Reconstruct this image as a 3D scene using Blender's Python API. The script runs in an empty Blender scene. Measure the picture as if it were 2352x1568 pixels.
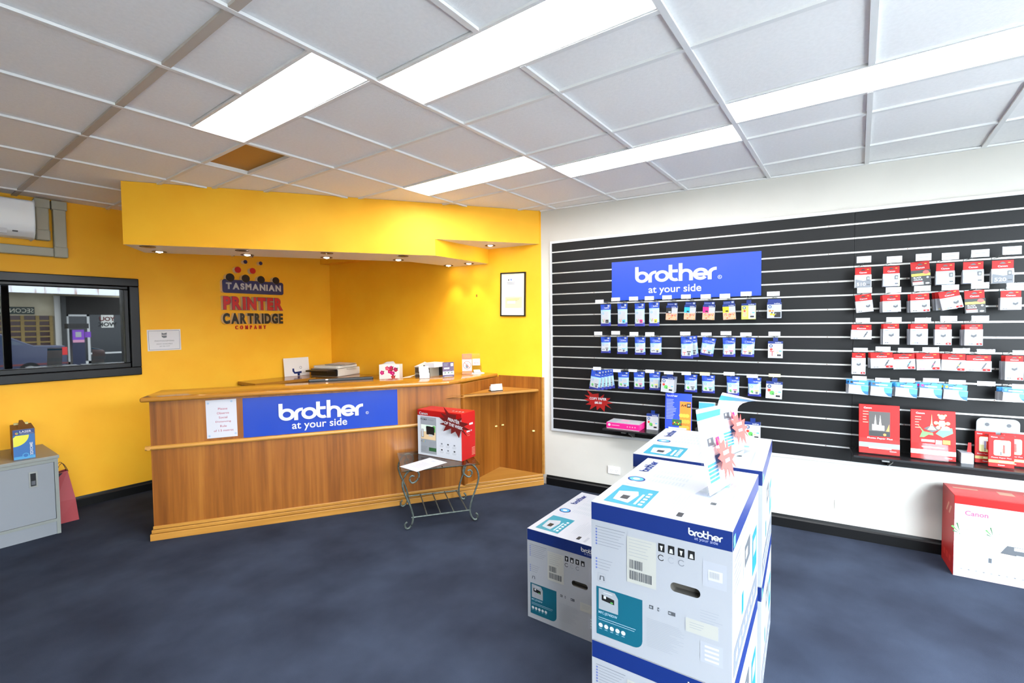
import bpy, bmesh, math, random
from mathutils import Vector, Matrix
random.seed(7)
scene = bpy.context.scene
COL = scene.collection
PI = math.pi

# ---------------------------------------------------------------- camera
CAM_H = 1.60
FPX, CX, CY = 1083.5, 1176.0, 784.0            # focal length and centre for a 2352 x 1568 frame
PITCH, ROLL, YAW = math.radians(2.126), math.radians(-.630), math.radians(36.327)

def level_ray(u, v):
    dx, dy, dz = (u-CX)/FPX, (v-CY)/FPX, 1.0
    cr, sr = math.cos(ROLL), math.sin(ROLL)
    x, y, z = cr*dx+sr*dy, -sr*dx+cr*dy, dz
    c, s = math.cos(PITCH), math.sin(PITCH)
    return x, c*y+s*z, -s*y+c*z                # right, down, forward

def ray(u, v):
    x, y, z = level_ray(u, v)
    a, b = YAW, YAW-PI/2
    return Vector((x*math.sin(a)+z*math.cos(a), x*math.sin(b)+z*math.cos(b), -y))

EYE = Vector((0, 0, CAM_H))
def on_z(u, v, z):
    d = ray(u, v); return EYE + d*((z-CAM_H)/d.z)
def on_line(u, v, p, q):                       # vertical plane through plan points p, q
    d = ray(u, v); n = Vector((-(q[1]-p[1]), q[0]-p[0]))
    t = (n.x*p[0]+n.y*p[1])/(n.x*d.x+n.y*d.y)
    return EYE + d*t

cam_data = bpy.data.cameras.new('camera')
cam = bpy.data.objects.new('camera', cam_data); COL.objects.link(cam)
right = (ray(CX+100, CY)-ray(CX, CY)).normalized()
fwd = ray(CX, CY).normalized()
up = right.cross(fwd)
M = Matrix(((right.x, up.x, -fwd.x, 0), (right.y, up.y, -fwd.y, 0), (right.z, up.z, -fwd.z, CAM_H), (0, 0, 0, 1)))
cam.matrix_world = M
cam_data.sensor_width = 36.0
cam_data.lens = 36.0*FPX/2352
cam_data.clip_start = 0.05
scene.camera = cam

# ---------------------------------------------------------------- sky, exposure, daylight opening
world = bpy.data.worlds.new('World'); scene.world = world; world.use_nodes = True
bg = world.node_tree.nodes['Background']
bg.inputs[0].default_value = (0.80, 0.91, 1.0, 1)
bg.inputs[1].default_value = 16.0
scene.view_settings.view_transform = 'Standard'
scene.view_settings.look = 'None'
scene.view_settings.gamma = 1.0
scene.view_settings.use_curve_mapping = False
scene.view_settings.exposure = 1.22
TROFFER = 15.0                                   # radiance of the fluorescent diffusers
SPOT_W = 6.0
# a portal over the open shop front helps the renderer find the sky
pl = bpy.data.lights.new('shopfront_daylight', 'AREA'); pl.shape = 'RECTANGLE'; pl.size = 5.9; pl.size_y = 2.0
pl.cycles.is_portal = True
po = bpy.data.objects.new('shopfront_daylight', pl); COL.objects.link(po)
po.location = (.6, -2.27, 1.5); po.rotation_euler = (PI/2, 0, 0)

# ---------------------------------------------------------------- materials
def lin(c):
    if isinstance(c, str):
        c = c.lstrip('#'); c = tuple(int(c[i:i+2], 16)/255 for i in (0, 2, 4))
    return tuple(x/12.92 if x <= .04045 else ((x+.055)/1.055)**2.4 for x in c)
MATS = {}
def mat(name, col, rough=.5, metal=0.0, spec=.5, emit=None, coat=0.0):
    if name in MATS: return MATS[name]
    m = bpy.data.materials.new(name); m.use_nodes = True
    b = m.node_tree.nodes['Principled BSDF']
    c = lin(col)
    b.inputs['Base Color'].default_value = (*c, 1)
    b.inputs['Roughness'].default_value = rough
    b.inputs['Metallic'].default_value = metal
    b.inputs['Specular IOR Level'].default_value = spec
    if coat: b.inputs['Coat Weight'].default_value = coat; b.inputs['Coat Roughness'].default_value = .08
    if emit:
        b.inputs['Emission Color'].default_value = (*c, 1); b.inputs['Emission Strength'].default_value = emit
    MATS[name] = m
    return m
def nodes_of(m):
    nt = m.node_tree; return nt, nt.nodes, nt.links, nt.nodes['Principled BSDF']
def noisy(m, c1, c2, scale=(1, 1, 1), nscale=5.0, detail=4, bump=0.0, bscale=None, lo=.35, hi=.65, gen='Object', bdist=.01):
    nt, N, L, b = nodes_of(m)
    tc = N.new('ShaderNodeTexCoord'); mp = N.new('ShaderNodeMapping'); mp.inputs['Scale'].default_value = scale
    L.new(tc.outputs[gen], mp.inputs[0])
    nz = N.new('ShaderNodeTexNoise'); nz.inputs['Scale'].default_value = nscale; nz.inputs['Detail'].default_value = detail
    L.new(mp.outputs[0], nz.inputs['Vector'])
    cr = N.new('ShaderNodeValToRGB')
    cr.color_ramp.elements[0].position = lo; cr.color_ramp.elements[1].position = hi
    cr.color_ramp.elements[0].color = (*lin(c1), 1); cr.color_ramp.elements[1].color = (*lin(c2), 1)
    L.new(nz.outputs[0], cr.inputs[0]); L.new(cr.outputs[0], b.inputs['Base Color'])
    if bump:
        n2 = N.new('ShaderNodeTexNoise'); n2.inputs['Scale'].default_value = bscale or nscale*8; n2.inputs['Detail'].default_value = 3
        L.new(tc.outputs[gen], n2.inputs['Vector'])
        bp = N.new('ShaderNodeBump'); bp.inputs['Strength'].default_value = bump; bp.inputs['Distance'].default_value = bdist
        L.new(n2.outputs[0], bp.inputs['Height']); L.new(bp.outputs[0], b.inputs['Normal'])
    return m

YEL = mat('yellow_wall_paint', '#F5B526', .55, spec=.3); noisy(YEL, '#F3B022', '#F7B92A', nscale=3, bump=.05, bscale=220, bdist=.002)
WHT = mat('white_wall_paint', '#D8D5CD', .55, spec=.3); noisy(WHT, '#C4C0B8', '#CAC6BE', nscale=2, bump=.05, bscale=220, bdist=.002)
SOF = mat('soffit_white', '#E9E4DE', .6, spec=.2)
CARPET = mat('blue_carpet', '#3E4860', .95, spec=.1); noisy(CARPET, '#242834', '#353C4B', nscale=2.3, detail=8, bump=.6, bscale=420, lo=.3, hi=.7, bdist=.006)
TILE = mat('ceiling_tile', '#E4E2E0', .85, spec=.15); noisy(TILE, '#EFEDEB', '#F3F1EF', nscale=60, bump=.25, bscale=170, bdist=.003)
TBAR = mat('ceiling_tbar', '#E2E1DF', .45)
TBAR_SHADE = mat('ceiling_runner_shaded', '#B9B1A8', .5)  # shading on the wide runner, put into its colour
BROWNT = mat('brown_ceiling_panel', '#C08A3E', .7)
BLACKP = mat('black_gloss_paint', '#080809', .4, spec=.3)
DIFF = mat('light_diffuser', '#FBFDFF', .4, emit=TROFFER)
WOOD = mat('oak_veneer', '#B98545', .35)
def woodify(m, ca, cb, cc, axis=2, spec_r=.32):
    nt, N, L, b = nodes_of(m)
    tc = N.new('ShaderNodeTexCoord'); mp = N.new('ShaderNodeMapping')
    sc = [26, 26, 26]; sc[axis] = .9; mp.inputs['Scale'].default_value = sc
    L.new(tc.outputs['Object'], mp.inputs[0])
    nz = N.new('ShaderNodeTexNoise'); nz.inputs['Scale'].default_value = 1.0; nz.inputs['Detail'].default_value = 8; nz.inputs['Roughness'].default_value = .6
    nz.inputs['Distortion'].default_value = .35
    L.new(mp.outputs[0], nz.inputs['Vector'])
    mp2 = N.new('ShaderNodeMapping'); s2 = [5, 5, 5]; s2[axis] = .35; mp2.inputs['Scale'].default_value = s2
    L.new(tc.outputs['Object'], mp2.inputs[0])
    n2 = N.new('ShaderNodeTexNoise'); n2.inputs['Scale'].default_value = 1.0; n2.inputs['Detail'].default_value = 3
    L.new(mp2.outputs[0], n2.inputs['Vector'])
    ad = N.new('ShaderNodeMath'); ad.operation = 'ADD'; L.new(nz.outputs[0], ad.inputs[0]); L.new(n2.outputs[0], ad.inputs[1])
    hf = N.new('ShaderNodeMath'); hf.operation = 'MULTIPLY'; hf.inputs[1].default_value = .5; L.new(ad.outputs[0], hf.inputs[0])
    cr = N.new('ShaderNodeValToRGB'); e = cr.color_ramp.elements
    e[0].position = .36; e[0].color = (*lin(ca), 1); e[1].position = .64; e[1].color = (*lin(cc), 1)
    x = e.new(.5); x.color = (*lin(cb), 1)
    L.new(hf.outputs[0], cr.inputs[0]); L.new(cr.outputs[0], b.inputs['Base Color'])
    b.inputs['Roughness'].default_value = spec_r
    return m
woodify(WOOD, '#64350C', '#844C16', '#9A6022')
WOODT = woodify(mat('oak_solid_trim', '#D2A055', .25), '#966424', '#AC7832', '#BA8644', axis=0, spec_r=.3)
WOODTOP = woodify(mat('oak_counter_top', '#CC9448', .15), '#96611F', '#A56E28', '#AF7830', axis=0, spec_r=.13)
NPAPER = mat('notice_paper', '#D8D6DA', .6)
PAPER = mat('white_paper', '#C2C2C5', .6)
CARD = mat('white_carton', '#A2A4AA', .4)
NAVY = mat('navy_print', '#122E78', .35)
BLUE = mat('banner_blue', '#183CA2', .22)
BLUE2 = mat('sign_blue', '#2549BA', .3)
WHITE = mat('white_print', '#CFCFD2', .45)
BLACK = mat('black_print', '#121212', .45)
GREYT = mat('grey_print', '#6E7279', .6)
LGREY = mat('light_grey_print', '#8E9298', .6)
DGREY = mat('dark_grey_print', '#4A4D52', .5)
TEAL = mat('teal_print', '#0C6076', .4)
TEAL2 = mat('light_teal_print', '#1E8296', .4)
RED = mat('red_print', '#A81210', .45, spec=.25)
RED2 = mat('light_red_print', '#D83C30', .35)
DRED = mat('dark_red_burst', '#5E0E0C', .4)
BRED = mat('bright_red_burst', '#8E1412', .4)
SALMON = mat('salmon_burst', '#E4605A', .6, spec=.2)
MAG = mat('magenta_print', '#E31C7B', .35)
CYAN = mat('cyan_print', '#2FB5EA', .35)
YLW = mat('yellow_print', '#F2DD22', .35)
GREEN = mat('green_print', '#5FB856', .4)
DGREEN = mat('dark_green_print', '#2D5A35', .4)
LIME = mat('lime_print', '#D5E25A', .4)
ORANGE = mat('orange_print', '#EE8A32', .4)
PEACH = mat('peach_print', '#F0B090', .4)
LBLUE = mat('light_blue_print', '#BFE0F2', .35)
SKYB = mat('sky_blue_print', '#4FA8DE', .35)
PURPLE = mat('purple_print', '#7D5C86', .4)
LILAC = mat('lilac_print', '#B9BEE6', .4)
SILVER = mat('silver_carton', '#C9CBCE', .3, metal=.3)
CREAM = mat('cream_edge', '#E9D7B8', .5)
CREAMP = mat('cream_mount', '#EFE8CF', .6)
MANILA = mat('manila_paper', '#EAD6A0', .6)
LETNAVY = mat('sign_navy', '#232A5E', .35)
LETRED = mat('sign_red', '#C41A1E', .35)
LETBLK = mat('sign_black', '#14110F', .35)
STEEL = mat('dull_steel', '#9C9C98', .35, metal=.9)
CHROME = mat('chrome', '#D8D8D8', .15, metal=1)
IRON = mat('verdigris_iron', '#5C6560', .45, metal=.5); noisy(IRON, '#525A56', '#68716B', nscale=40, lo=.4, hi=.6)
ALU = mat('pale_aluminium', '#DADCE0', .4, metal=.3)
SLATB = mat('black_slatwall', '#0C0C0D', .5, spec=.25)
SLATR = mat('slat_rail', '#D9D8D4', .3, metal=.5)
PVC = mat('grey_pvc', '#A2A294', .45)
ACW = mat('appliance_white', '#ECECEE', .35)
CABG = mat('cabinet_grey', '#777A80', .5)
CABE = mat('cabinet_edge_grey', '#777A76', .5)
CABT = mat('cabinet_top_grey', '#8A857A', .4)
PLBLK = mat('black_plastic', '#141416', .3)
PLGRY = mat('printer_grey', '#D8D3CA', .45)
KRAFT = mat('brown_kraft', '#8A5A2C', .7)
BAGR = mat('red_paper_bag', '#8E2A30', .6)
GLASSB = mat('dark_window_glass', '#020203', .012, spec=.5)
nodes_of(GLASSB)[3].inputs['IOR'].default_value = 1.6
BLKFR = mat('black_window_frame', '#08090B', .3, spec=.35)

for _n, _c in (('pale_pink', '#F2A8C8'), ('deep_sky', '#1B6FB5'), ('petal_pink', '#E0566E'), ('bullet_blue', '#5A66A0'), ('faint_panel', '#9EA0A8'), ('label_cream', '#B4B3AC'), ('mint_mark', '#5FCFA8'), ('toner_blue', '#1B5A96')): mat(_n, _c, .4)
def clear(name, tint, ior=1.22, rough=.03):
    m = bpy.data.materials.new(name); m.use_nodes = True
    nt = m.node_tree; N, L = nt.nodes, nt.links
    N.remove(N['Principled BSDF'])
    tr = N.new('ShaderNodeBsdfTransparent'); tr.inputs[0].default_value = (*lin(tint), 1)
    gl = N.new('ShaderNodeBsdfGlossy'); gl.inputs['Roughness'].default_value = rough
    fr = N.new('ShaderNodeFresnel'); fr.inputs[0].default_value = ior
    ge = N.new('ShaderNodeNewGeometry'); sb = N.new('ShaderNodeMath'); sb.operation = 'SUBTRACT'; sb.inputs[0].default_value = 1.0; ml = N.new('ShaderNodeMath'); ml.operation = 'MULTIPLY'
    L.new(ge.outputs['Backfacing'], sb.inputs[1]); L.new(sb.outputs[0], ml.inputs[0]); L.new(fr.outputs[0], ml.inputs[1])
    mx = N.new('ShaderNodeMixShader')
    L.new(ml.outputs[0], mx.inputs[0]); L.new(tr.outputs[0], mx.inputs[1]); L.new(gl.outputs[0], mx.inputs[2])
    L.new(mx.outputs[0], N['Material Output'].inputs[0])
    MATS[name] = m
    return m
ACRYL = clear('clear_acrylic', '#F8FAFA', 1.35)
SMOKE = clear('smoked_table_glass', '#DADBD4', 1.5)
FILM = clear('stretch_film', '#F0F6FA', rough=.15)

for _m, _k in ((PAPER, .62), (CARD, .9), (WHITE, .75), (RED, .95), (RED2, .75), (NAVY, .7), (TEAL, .75), (TEAL2, .75), (MAG, .75), (CYAN, .65), (YLW, .7), (GREEN, .7), (LIME, .7), (ORANGE, .75), (PEACH, .65), (LBLUE, .55), (SKYB, .65), (LILAC, .65), (SILVER, .6), (BLUE, .85), (BLUE2, .8), (PURPLE, .6), (ALU, .8), (SLATR, .8), (SALMON, .8), (MATS['pale_pink'], .65), (MATS['deep_sky'], .7), (MATS['label_cream'], .85)):
    _b = nodes_of(_m)[3].inputs['Base Color']; _c = _b.default_value; _b.default_value = (_c[0]*_k, _c[1]*_k, _c[2]*_k, 1)   # printing inks and boards are well short of pure white
# ---------------------------------------------------------------- mesh building
TEXT_CACHE = {}
def text_geo(s, bold=0.0, extrude=0.0, res=3):
    key = (s, bold, extrude, res)
    if key in TEXT_CACHE: return TEXT_CACHE[key]
    cu = bpy.data.curves.new('t', 'FONT'); cu.body = s; cu.size = 1.0; cu.resolution_u = res
    cu.offset = bold; cu.extrude = extrude
    ob = bpy.data.objects.new('t', cu); COL.objects.link(ob)
    dg = bpy.context.evaluated_depsgraph_get(); dg.update()
    me = bpy.data.meshes.new_from_object(ob.evaluated_get(dg))
    vs = [tuple(v.co) for v in me.vertices]; fs = [tuple(p.vertices) for p in me.polygons]; ns = [tuple(p.normal) for p in me.polygons]
    bpy.data.objects.remove(ob); bpy.data.curves.remove(cu); bpy.data.meshes.remove(me)
    if vs:
        x0 = min(v[0] for v in vs); x1 = max(v[0] for v in vs); y0 = min(v[1] for v in vs); y1 = max(v[1] for v in vs)
    else: x0 = x1 = y0 = y1 = 0
    TEXT_CACHE[key] = (vs, fs, ns, (x0, x1, y0, y1))
    return TEXT_CACHE[key]

class MB:
    """collects faces in a local frame: x right, z up, front faces -y"""
    def __init__(s): s.v = []; s.f = []; s.m = []; s.mats = []
    def mi(s, m):
        if m not in s.mats: s.mats.append(m)
        return s.mats.index(m)
    def face(s, pts, m):
        b = len(s.v); s.v += [tuple(p) for p in pts]; s.f.append(tuple(range(b, b+len(pts)))); s.m.append(s.mi(m)); return s
    def raw(s, vs, fs, m):
        b = len(s.v); s.v += [tuple(p) for p in vs]; i = s.mi(m)
        for f in fs: s.f.append(tuple(b+k for k in f)); s.m.append(i)
        return s
    def box(s, x0, x1, y0, y1, z0, z1, m, front=None, top=None, left=None, rt=None):
        vs = [(x0,y0,z0),(x1,y0,z0),(x1,y1,z0),(x0,y1,z0),(x0,y0,z1),(x1,y0,z1),(x1,y1,z1),(x0,y1,z1)]
        b = len(s.v); s.v += vs
        for f, mm in (((3,2,1,0),m),((4,5,6,7),top or m),((0,1,5,4),front or m),((1,2,6,5),rt or m),((2,3,7,6),m),((3,0,4,7),left or m)):
            s.f.append(tuple(b+k for k in f)); s.m.append(s.mi(mm))
        return s
    def rect(s, x0, x1, z0, z1, y, m): return s.face([(x0,y,z0),(x1,y,z0),(x1,y,z1),(x0,y,z1)], m)
    def poly(s, pts, y, m): return s.face([(p[0], y, p[1]) for p in pts], m)
    def disc(s, cx, cz, r, y, m, n=20, sx=1.0, a0=0, a1=2*PI):
        return s.poly([(cx+sx*r*math.cos(a0+(a1-a0)*k/n), cz+r*math.sin(a0+(a1-a0)*k/n)) for k in range(n+(a1-a0 < 6.28))], y, m)
    def prism(s, pts, z0, z1, m, top=None, bot=None):            # plan polygon (ccw) extruded in z
        n = len(pts)
        s.face([(p[0], p[1], z1) for p in pts], top or m); s.face([(p[0], p[1], z0) for p in reversed(pts)], bot or m)
        for i in range(n):
            p, q = pts[i], pts[(i+1) % n]; s.face([(p[0],p[1],z0),(q[0],q[1],z0),(q[0],q[1],z1),(p[0],p[1],z1)], m)
        return s
    def slab(s, pts, y0, y1, m, side=None):                      # outline in (x, z), ccw seen from the front, front at y0
        n = len(pts)
        s.face([(p[0], y0, p[1]) for p in pts], m); s.face([(p[0], y1, p[1]) for p in reversed(pts)], side or m)
        for i in range(n):
            p, q = pts[i], pts[(i+1) % n]; s.face([(p[0],y1,p[1]),(q[0],y1,q[1]),(q[0],y0,q[1]),(p[0],y0,p[1])], side or m)
        return s
    def tube(s, path, r, m, n=8, cap=True):
        P = [Vector(p) for p in path]; rings = []
        for i, p in enumerate(P):
            t = (P[min(i+1, len(P)-1)]-P[max(i-1, 0)]).normalized()
            ref = Vector((0,0,1)) if abs(t.z) < .9 else Vector((1,0,0))
            a = t.cross(ref).normalized(); b = t.cross(a)
            rr = r[i] if isinstance(r, (list, tuple)) else r
            rings.append([p+a*rr*math.cos(2*PI*k/n)+b*rr*math.sin(2*PI*k/n) for k in range(n)])
        b0 = len(s.v); i = s.mi(m)
        for R in rings: s.v += [tuple(x) for x in R]
        for j in range(len(P)-1):
            for k in range(n):
                s.f.append((b0+j*n+k, b0+j*n+(k+1) % n, b0+(j+1)*n+(k+1) % n, b0+(j+1)*n+k)); s.m.append(i)
        if cap:
            s.f.append(tuple(b0+k for k in range(n))); s.m.append(i)
            s.f.append(tuple(b0+(len(P)-1)*n+k for k in reversed(range(n)))); s.m.append(i)
        return s
    def stroke(s, path, w, y, m):                                # flat thick line in x-z
        P = [Vector((p[0], p[1])) for p in path]; L = []; R = []
        for i, p in enumerate(P):
            t = (P[min(i+1, len(P)-1)]-P[max(i-1, 0)]).normalized(); nn = Vector((-t.y, t.x))*w/2
            L.append(p+nn); R.append(p-nn)
        for i in range(len(P)-1):
            s.face([(R[i].x,y,R[i].y),(R[i+1].x,y,R[i+1].y),(L[i+1].x,y,L[i+1].y),(L[i].x,y,L[i].y)], m)
        return s
    def text(s, txt, cx, cz, h, y, m, w=None, bold=0.0, al='c', res=3, rot=0.0):
        vs, fs, ns, (x0, x1, y0, y1) = text_geo(txt, bold, 0.0, res)
        if not vs: return s
        k = h/max(y1-y0, 1e-6); kx = k if w is None else w/max(x1-x0, 1e-6)
        W = (x1-x0)*kx
        ox = {'c': -W/2, 'l': 0, 'r': -W}[al]
        c, sn = math.cos(rot), math.sin(rot); out = []
        for v in vs:
            X = (v[0]-x0)*kx+ox; Z = (v[1]-y0)*k-h/2
            out.append((cx+c*X-sn*Z, y, cz+sn*X+c*Z))
        return s.raw(out, fs, m)
    def xf(s, M):                                                # transform everything so far
        s.v = [tuple(M @ Vector(v)) for v in s.v]; return s
    def build(s, name, parent=None, loc=None, rz=0.0, bevel=0.0, smooth=False, seg=2, rot=None):
        me = bpy.data.meshes.new(name); me.from_pydata(s.v, [], s.f)
        for m in s.mats: me.materials.append(m)
        me.polygons.foreach_set('material_index', s.m)
        if bevel or smooth:
            bm = bmesh.new(); bm.from_mesh(me)
            bmesh.ops.remove_doubles(bm, verts=bm.verts, dist=1e-5)
            if bevel:
                es = [e for e in bm.edges if len(e.link_faces) == 2 and e.calc_face_angle(0) > .5]
                bmesh.ops.bevel(bm, geom=es, offset=bevel, segments=seg, affect='EDGES', profile=.5)
            bm.normal_update(); bm.to_mesh(me); bm.free()
        if smooth:
            me.polygons.foreach_set('use_smooth', [True]*len(me.polygons))
            try: me.set_sharp_from_angle(angle=.7)
            except Exception: pass
        me.update()
        o = bpy.data.objects.new(name, me); COL.objects.link(o)
        if parent: o.parent = parent
        if loc is not None: o.location = loc
        if rot is not None: o.rotation_euler = rot
        elif rz: o.rotation_euler = (0, 0, rz)
        return o

USED = {}
def tag(o, label, cat, group=None):
    o['label'] = label; o['category'] = cat
    if group: o['group'] = group
    USED[label] = USED.get(label, 0)+1
    return o
def thing(name, label, cat, loc=(0, 0, 0), rz=0.0, group=None, rot=None):
    o = bpy.data.objects.new(name, None); o.empty_display_size = .05; COL.objects.link(o)
    o.location = loc; o.rotation_euler = rot if rot else (0, 0, rz)
    return tag(o, label, cat, group)
def struct(o): o['kind'] = 'structure'; return o

def arc(cx, cz, r, a0, a1, n=14):
    a0, a1 = math.radians(a0), math.radians(a1)
    return [(cx+r*math.cos(a0+(a1-a0)*k/n), cz+r*math.sin(a0+(a1-a0)*k/n)) for k in range(n+1)]
def logo_strokes():
    t = .25; r = .5-t/2; S = []; x = 0
    def ring(x): S.append(arc(x+.5, .5, r, 0, 360, 28))
    def rr(x): S.append([(x+t/2, 0), (x+t/2, .5)]+arc(x+.5, .5, r, 180, 92, 8)[1:]+[(x+.56, .875)])
    S.append([(x+t/2, 1.42), (x+t/2, .5)]); ring(x); x += .95
    rr(x); x += .46
    ring(x); x += .95
    S.append([(x+t/2, 1.42), (x+t/2, .45)]+arc(x+.45, .45, .45-t/2, 180, 300, 10)[1:]); S.append([(x, .875), (x+.62, .875)]); x += .68
    S.append([(x+t/2, 1.5), (x+t/2, 0)]); S.append(arc(x+.47, .53, .345, 180, 0, 14)+[(x+.815, 0)]); x += .93
    S.append(arc(x+.5, .5, r, 0, 322, 26)); S.append([(x+t/2, .47), (x+1-t/2+.1, .47)]); x += .95
    rr(x); x += .56
    return S, t, x, 1.5
def brother(m, cx, cz, w, h, y, mt):
    S, t, W, H = logo_strokes(); kx, kz = w/W, h/H
    for si, p in enumerate(S):
        yy = y-.00012*si
        P = [Vector(q) for q in p]; L = []; R = []
        for i, q in enumerate(P):
            a = P[min(i+1, len(P)-1)]-P[max(i-1, 0)]
            if i == 0 and (P[0]-P[-1]).length < 1e-6: a = P[1]-P[-2]
            if i == len(P)-1 and (P[0]-P[-1]).length < 1e-6: a = P[1]-P[-2]
            a = a.normalized(); n = Vector((-a.y, a.x))*t/2; L.append(q+n); R.append(q-n)
        g = lambda q: (cx-w/2+q.x*kx, yy, cz-h/2+q.y*kz)
        for i in range(len(P)-1): m.face([g(R[i]), g(R[i+1]), g(L[i+1]), g(L[i])], mt)
def lines(m, x0, x1, z1, dz, n, y, mt, th=.0016, seed=0):        # rows of tiny unreadable print
    rnd = random.Random(seed)
    for k in range(n):
        m.rect(x0, x0+(x1-x0)*rnd.uniform(.6, 1), z1-k*dz-th, z1-k*dz, y, mt)
def star(cx, cz, pts): return [(cx+p[0], cz+p[1]) for p in pts]
def copy_thing(root, loc, rz, label, group=None):
    r = root.copy(); COL.objects.link(r); r.location = loc; r.rotation_euler = (0, 0, rz); tag(r, label, root['category'], group)
    for ch in root.children:
        c = ch.copy(); COL.objects.link(c); c.parent = r
        for g in ch.children:
            d = g.copy(); COL.objects.link(d); d.parent = c
    return r
# ================================================================ the room
CEIL = 2.70
YL = 5.63                                       # wall with the dark window
def XR(y): return 3.95+.108*(2.52-y)            # slatwall side, a little out of square
ORX, ORY = 3.95, 2.52
THR = math.atan2(-1, .108)
EXR = Vector((math.cos(THR), math.sin(THR))); EYR = Vector((-math.sin(THR), math.cos(THR)))
def rw(s, d=0.0, z=0.0):                        # along the slatwall, distance out into the room, height
    return (ORX+EXR.x*s-EYR.x*d, ORY+EXR.y*s-EYR.y*d, z)
def rwp(u, v, d):                               # pixel on a plane parallel to that wall, d out from it
    p = (ORX-EYR.x*d, ORY-EYR.y*d); q = (p[0]+EXR.x, p[1]+EXR.y)
    w = on_line(u, v, p, q)
    return (w.x-ORX)*EXR.x+(w.y-ORY)*EXR.y, w.z
def lwp(u, v, d=0.0):
    w = on_line(u, v, (0, YL-d), (4, YL-d)); return w.x, w.z
XMIN, YMIN = -2.6, -2.2
YPAINT = 2.535

struct(MB().prism([(XMIN-.2, YMIN-.2), (XR(YMIN)+.3, YMIN-.2), (XR(YMIN)+.3, YL+.2), (XMIN-.2, YL+.2)], -.1, 0, CARPET).build('floor'))
# window wall: the opening of the dark window is left in the wall
WX0, WX1, WZ0, WZ1 = -.62, 1.55, 1.150, 2.072
w = MB()
w.box(XMIN-.2, WX0, YL, YL+.15, 0, CEIL+.05, YEL); w.box(WX1, XR(YL)+.2, YL, YL+.15, 0, CEIL+.05, YEL)
w.box(WX0, WX1, YL, YL+.15, 0, WZ0, YEL); w.box(WX0, WX1, YL, YL+.15, WZ1, CEIL+.05, YEL)
struct(w.build('wall_left'))
w = MB()
w.prism([(XR(YMIN-.2), YMIN-.2), (XR(YMIN-.2)+.2, YMIN-.2), (XR(YPAINT)+.2, YPAINT), (XR(YPAINT), YPAINT)], 0, CEIL+.05, WHT)
w.prism([(XR(YPAINT), YPAINT), (XR(YPAINT)+.2, YPAINT), (XR(YL)+.2, YL), (XR(YL), YL)], 0, CEIL+.05, YEL)
struct(w.build('wall_right'))
struct(MB().box(XMIN-.2, XMIN, YMIN-.2, YL+.15, 0, CEIL+.05, WHT).build('wall_near'))
# shop front behind the camera: low wall, header and posts round the open glazing
w = MB()
w.box(XMIN, XR(YMIN), YMIN-.15, YMIN, 0, .42, BLACKP); w.box(XMIN, XR(YMIN), YMIN-.15, YMIN, 2.52, CEIL+.05, WHT)
w.box(3.42, XR(YMIN)+.1, YMIN-.15, YMIN, .42, 2.52, BLACKP)
for x in (-2.55, -1.0, 1.60): w.box(x-.055, x+.055, YMIN-.12, YMIN-.02, .42, 2.52, BLKFR)
struct(w.build('wall_front'))

def baseboard(name, p, q, h=.095, t=.018):
    d = Vector((q[0]-p[0], q[1]-p[1])); L = d.length; a = math.atan2(d.y, d.x)
    m = MB()
    prof = [(0, 0), (-t, 0), (-t, h*.72), (-t*.55, h*.82), (-t*.35, h), (0, h)]
    for i in range(len(prof)):
        a0, b0 = prof[i], prof[(i+1) % len(prof)]
        m.face([(0, a0[0], a0[1]), (L, a0[0], a0[1]), (L, b0[0], b0[1]), (0, b0[0], b0[1])], BLACKP)
    m.face([(0, k[0], k[1]) for k in prof], BLACKP); m.face([(L, k[0], k[1]) for k in reversed(prof)], BLACKP)
    o = m.build(name, loc=(p[0], p[1], 0), rz=a); return struct(o)
baseboard('baseboard_left', (XMIN, YL), (XR(YL), YL))
baseboard('baseboard_right', (XR(2.49), 2.49), (XR(YMIN), YMIN))

# ---------------------------------------------------------------- suspended ceiling
HC = CEIL-CAM_H
U3 = .3/HC*1.0
def ga(k, b): return (.715+.2727*k-.011*(b-1.6))*HC
def gb(j): return (1.615+.5475*j)*HC
ceil = struct(MB().prism([(XMIN-.2, YMIN-.2), (XR(YMIN)+.3, YMIN-.2), (XR(YL)+.3, YL+.15), (XMIN-.2, YL+.15)], CEIL+.045, CEIL+.12, mat('plenum_dark', '#4A4038', .9)).build('ceiling'))
tile_mesh = {}
def tile(x0, x1, y0, y1):
    key = (round(x1-x0, 2), round(y1-y0, 2))
    if key not in tile_mesh:
        o = MB().box(-(x1-x0)/2, (x1-x0)/2, -(y1-y0)/2, (y1-y0)/2, 0, .015, TILE).build('ceiling_tile', ceil); tile_mesh[key] = o.data
    else:
        o = bpy.data.objects.new('ceiling_tile', tile_mesh[key]); COL.objects.link(o); o.parent = ceil
    o.location = ((x0+x1)/2, (y0+y1)/2, CEIL+.012)
def tile_poly(pts): MB().prism(pts, CEIL+.012, CEIL+.027, TILE).build('ceiling_tile', ceil)
def bar(x0, y0, x1, y1, wd=.024, m=TBAR, dz=0.0):
    a = math.atan2(y1-y0, x1-x0); L = math.hypot(x1-x0, y1-y0)
    b = MB().box(0, L, -wd/2, wd/2, 0, .012, m); b.box(0, L, -.004, .004, .012, .03, m)
    return b.build('ceiling_runner', ceil, loc=(x0, y0, CEIL-dz), rz=a)
KM = -12
full = [(k, k+2) for k in range(KM, 0, 2)]
LAY = {0: full+[(0, 1), (1, 2, 'L'), (2, 4), (4, 6), (6, 7, 'L'), (7, 8), (8, 10)],
       -1: full+[(0, 2), (2, 3, 'L'), (3, 4), (4, 6), (6, 7), (7, 8, 'L'), (8, 10)],
       -2: full+[(0, 2), (2, 4), (4, 6), (6, 7, 'L'), (7, 8), (8, 10)],
       1: full+[(0, 2), (2, 3, 'B'), (3, 4), (4, 6), (6, 8), (8, 10)]}
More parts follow.
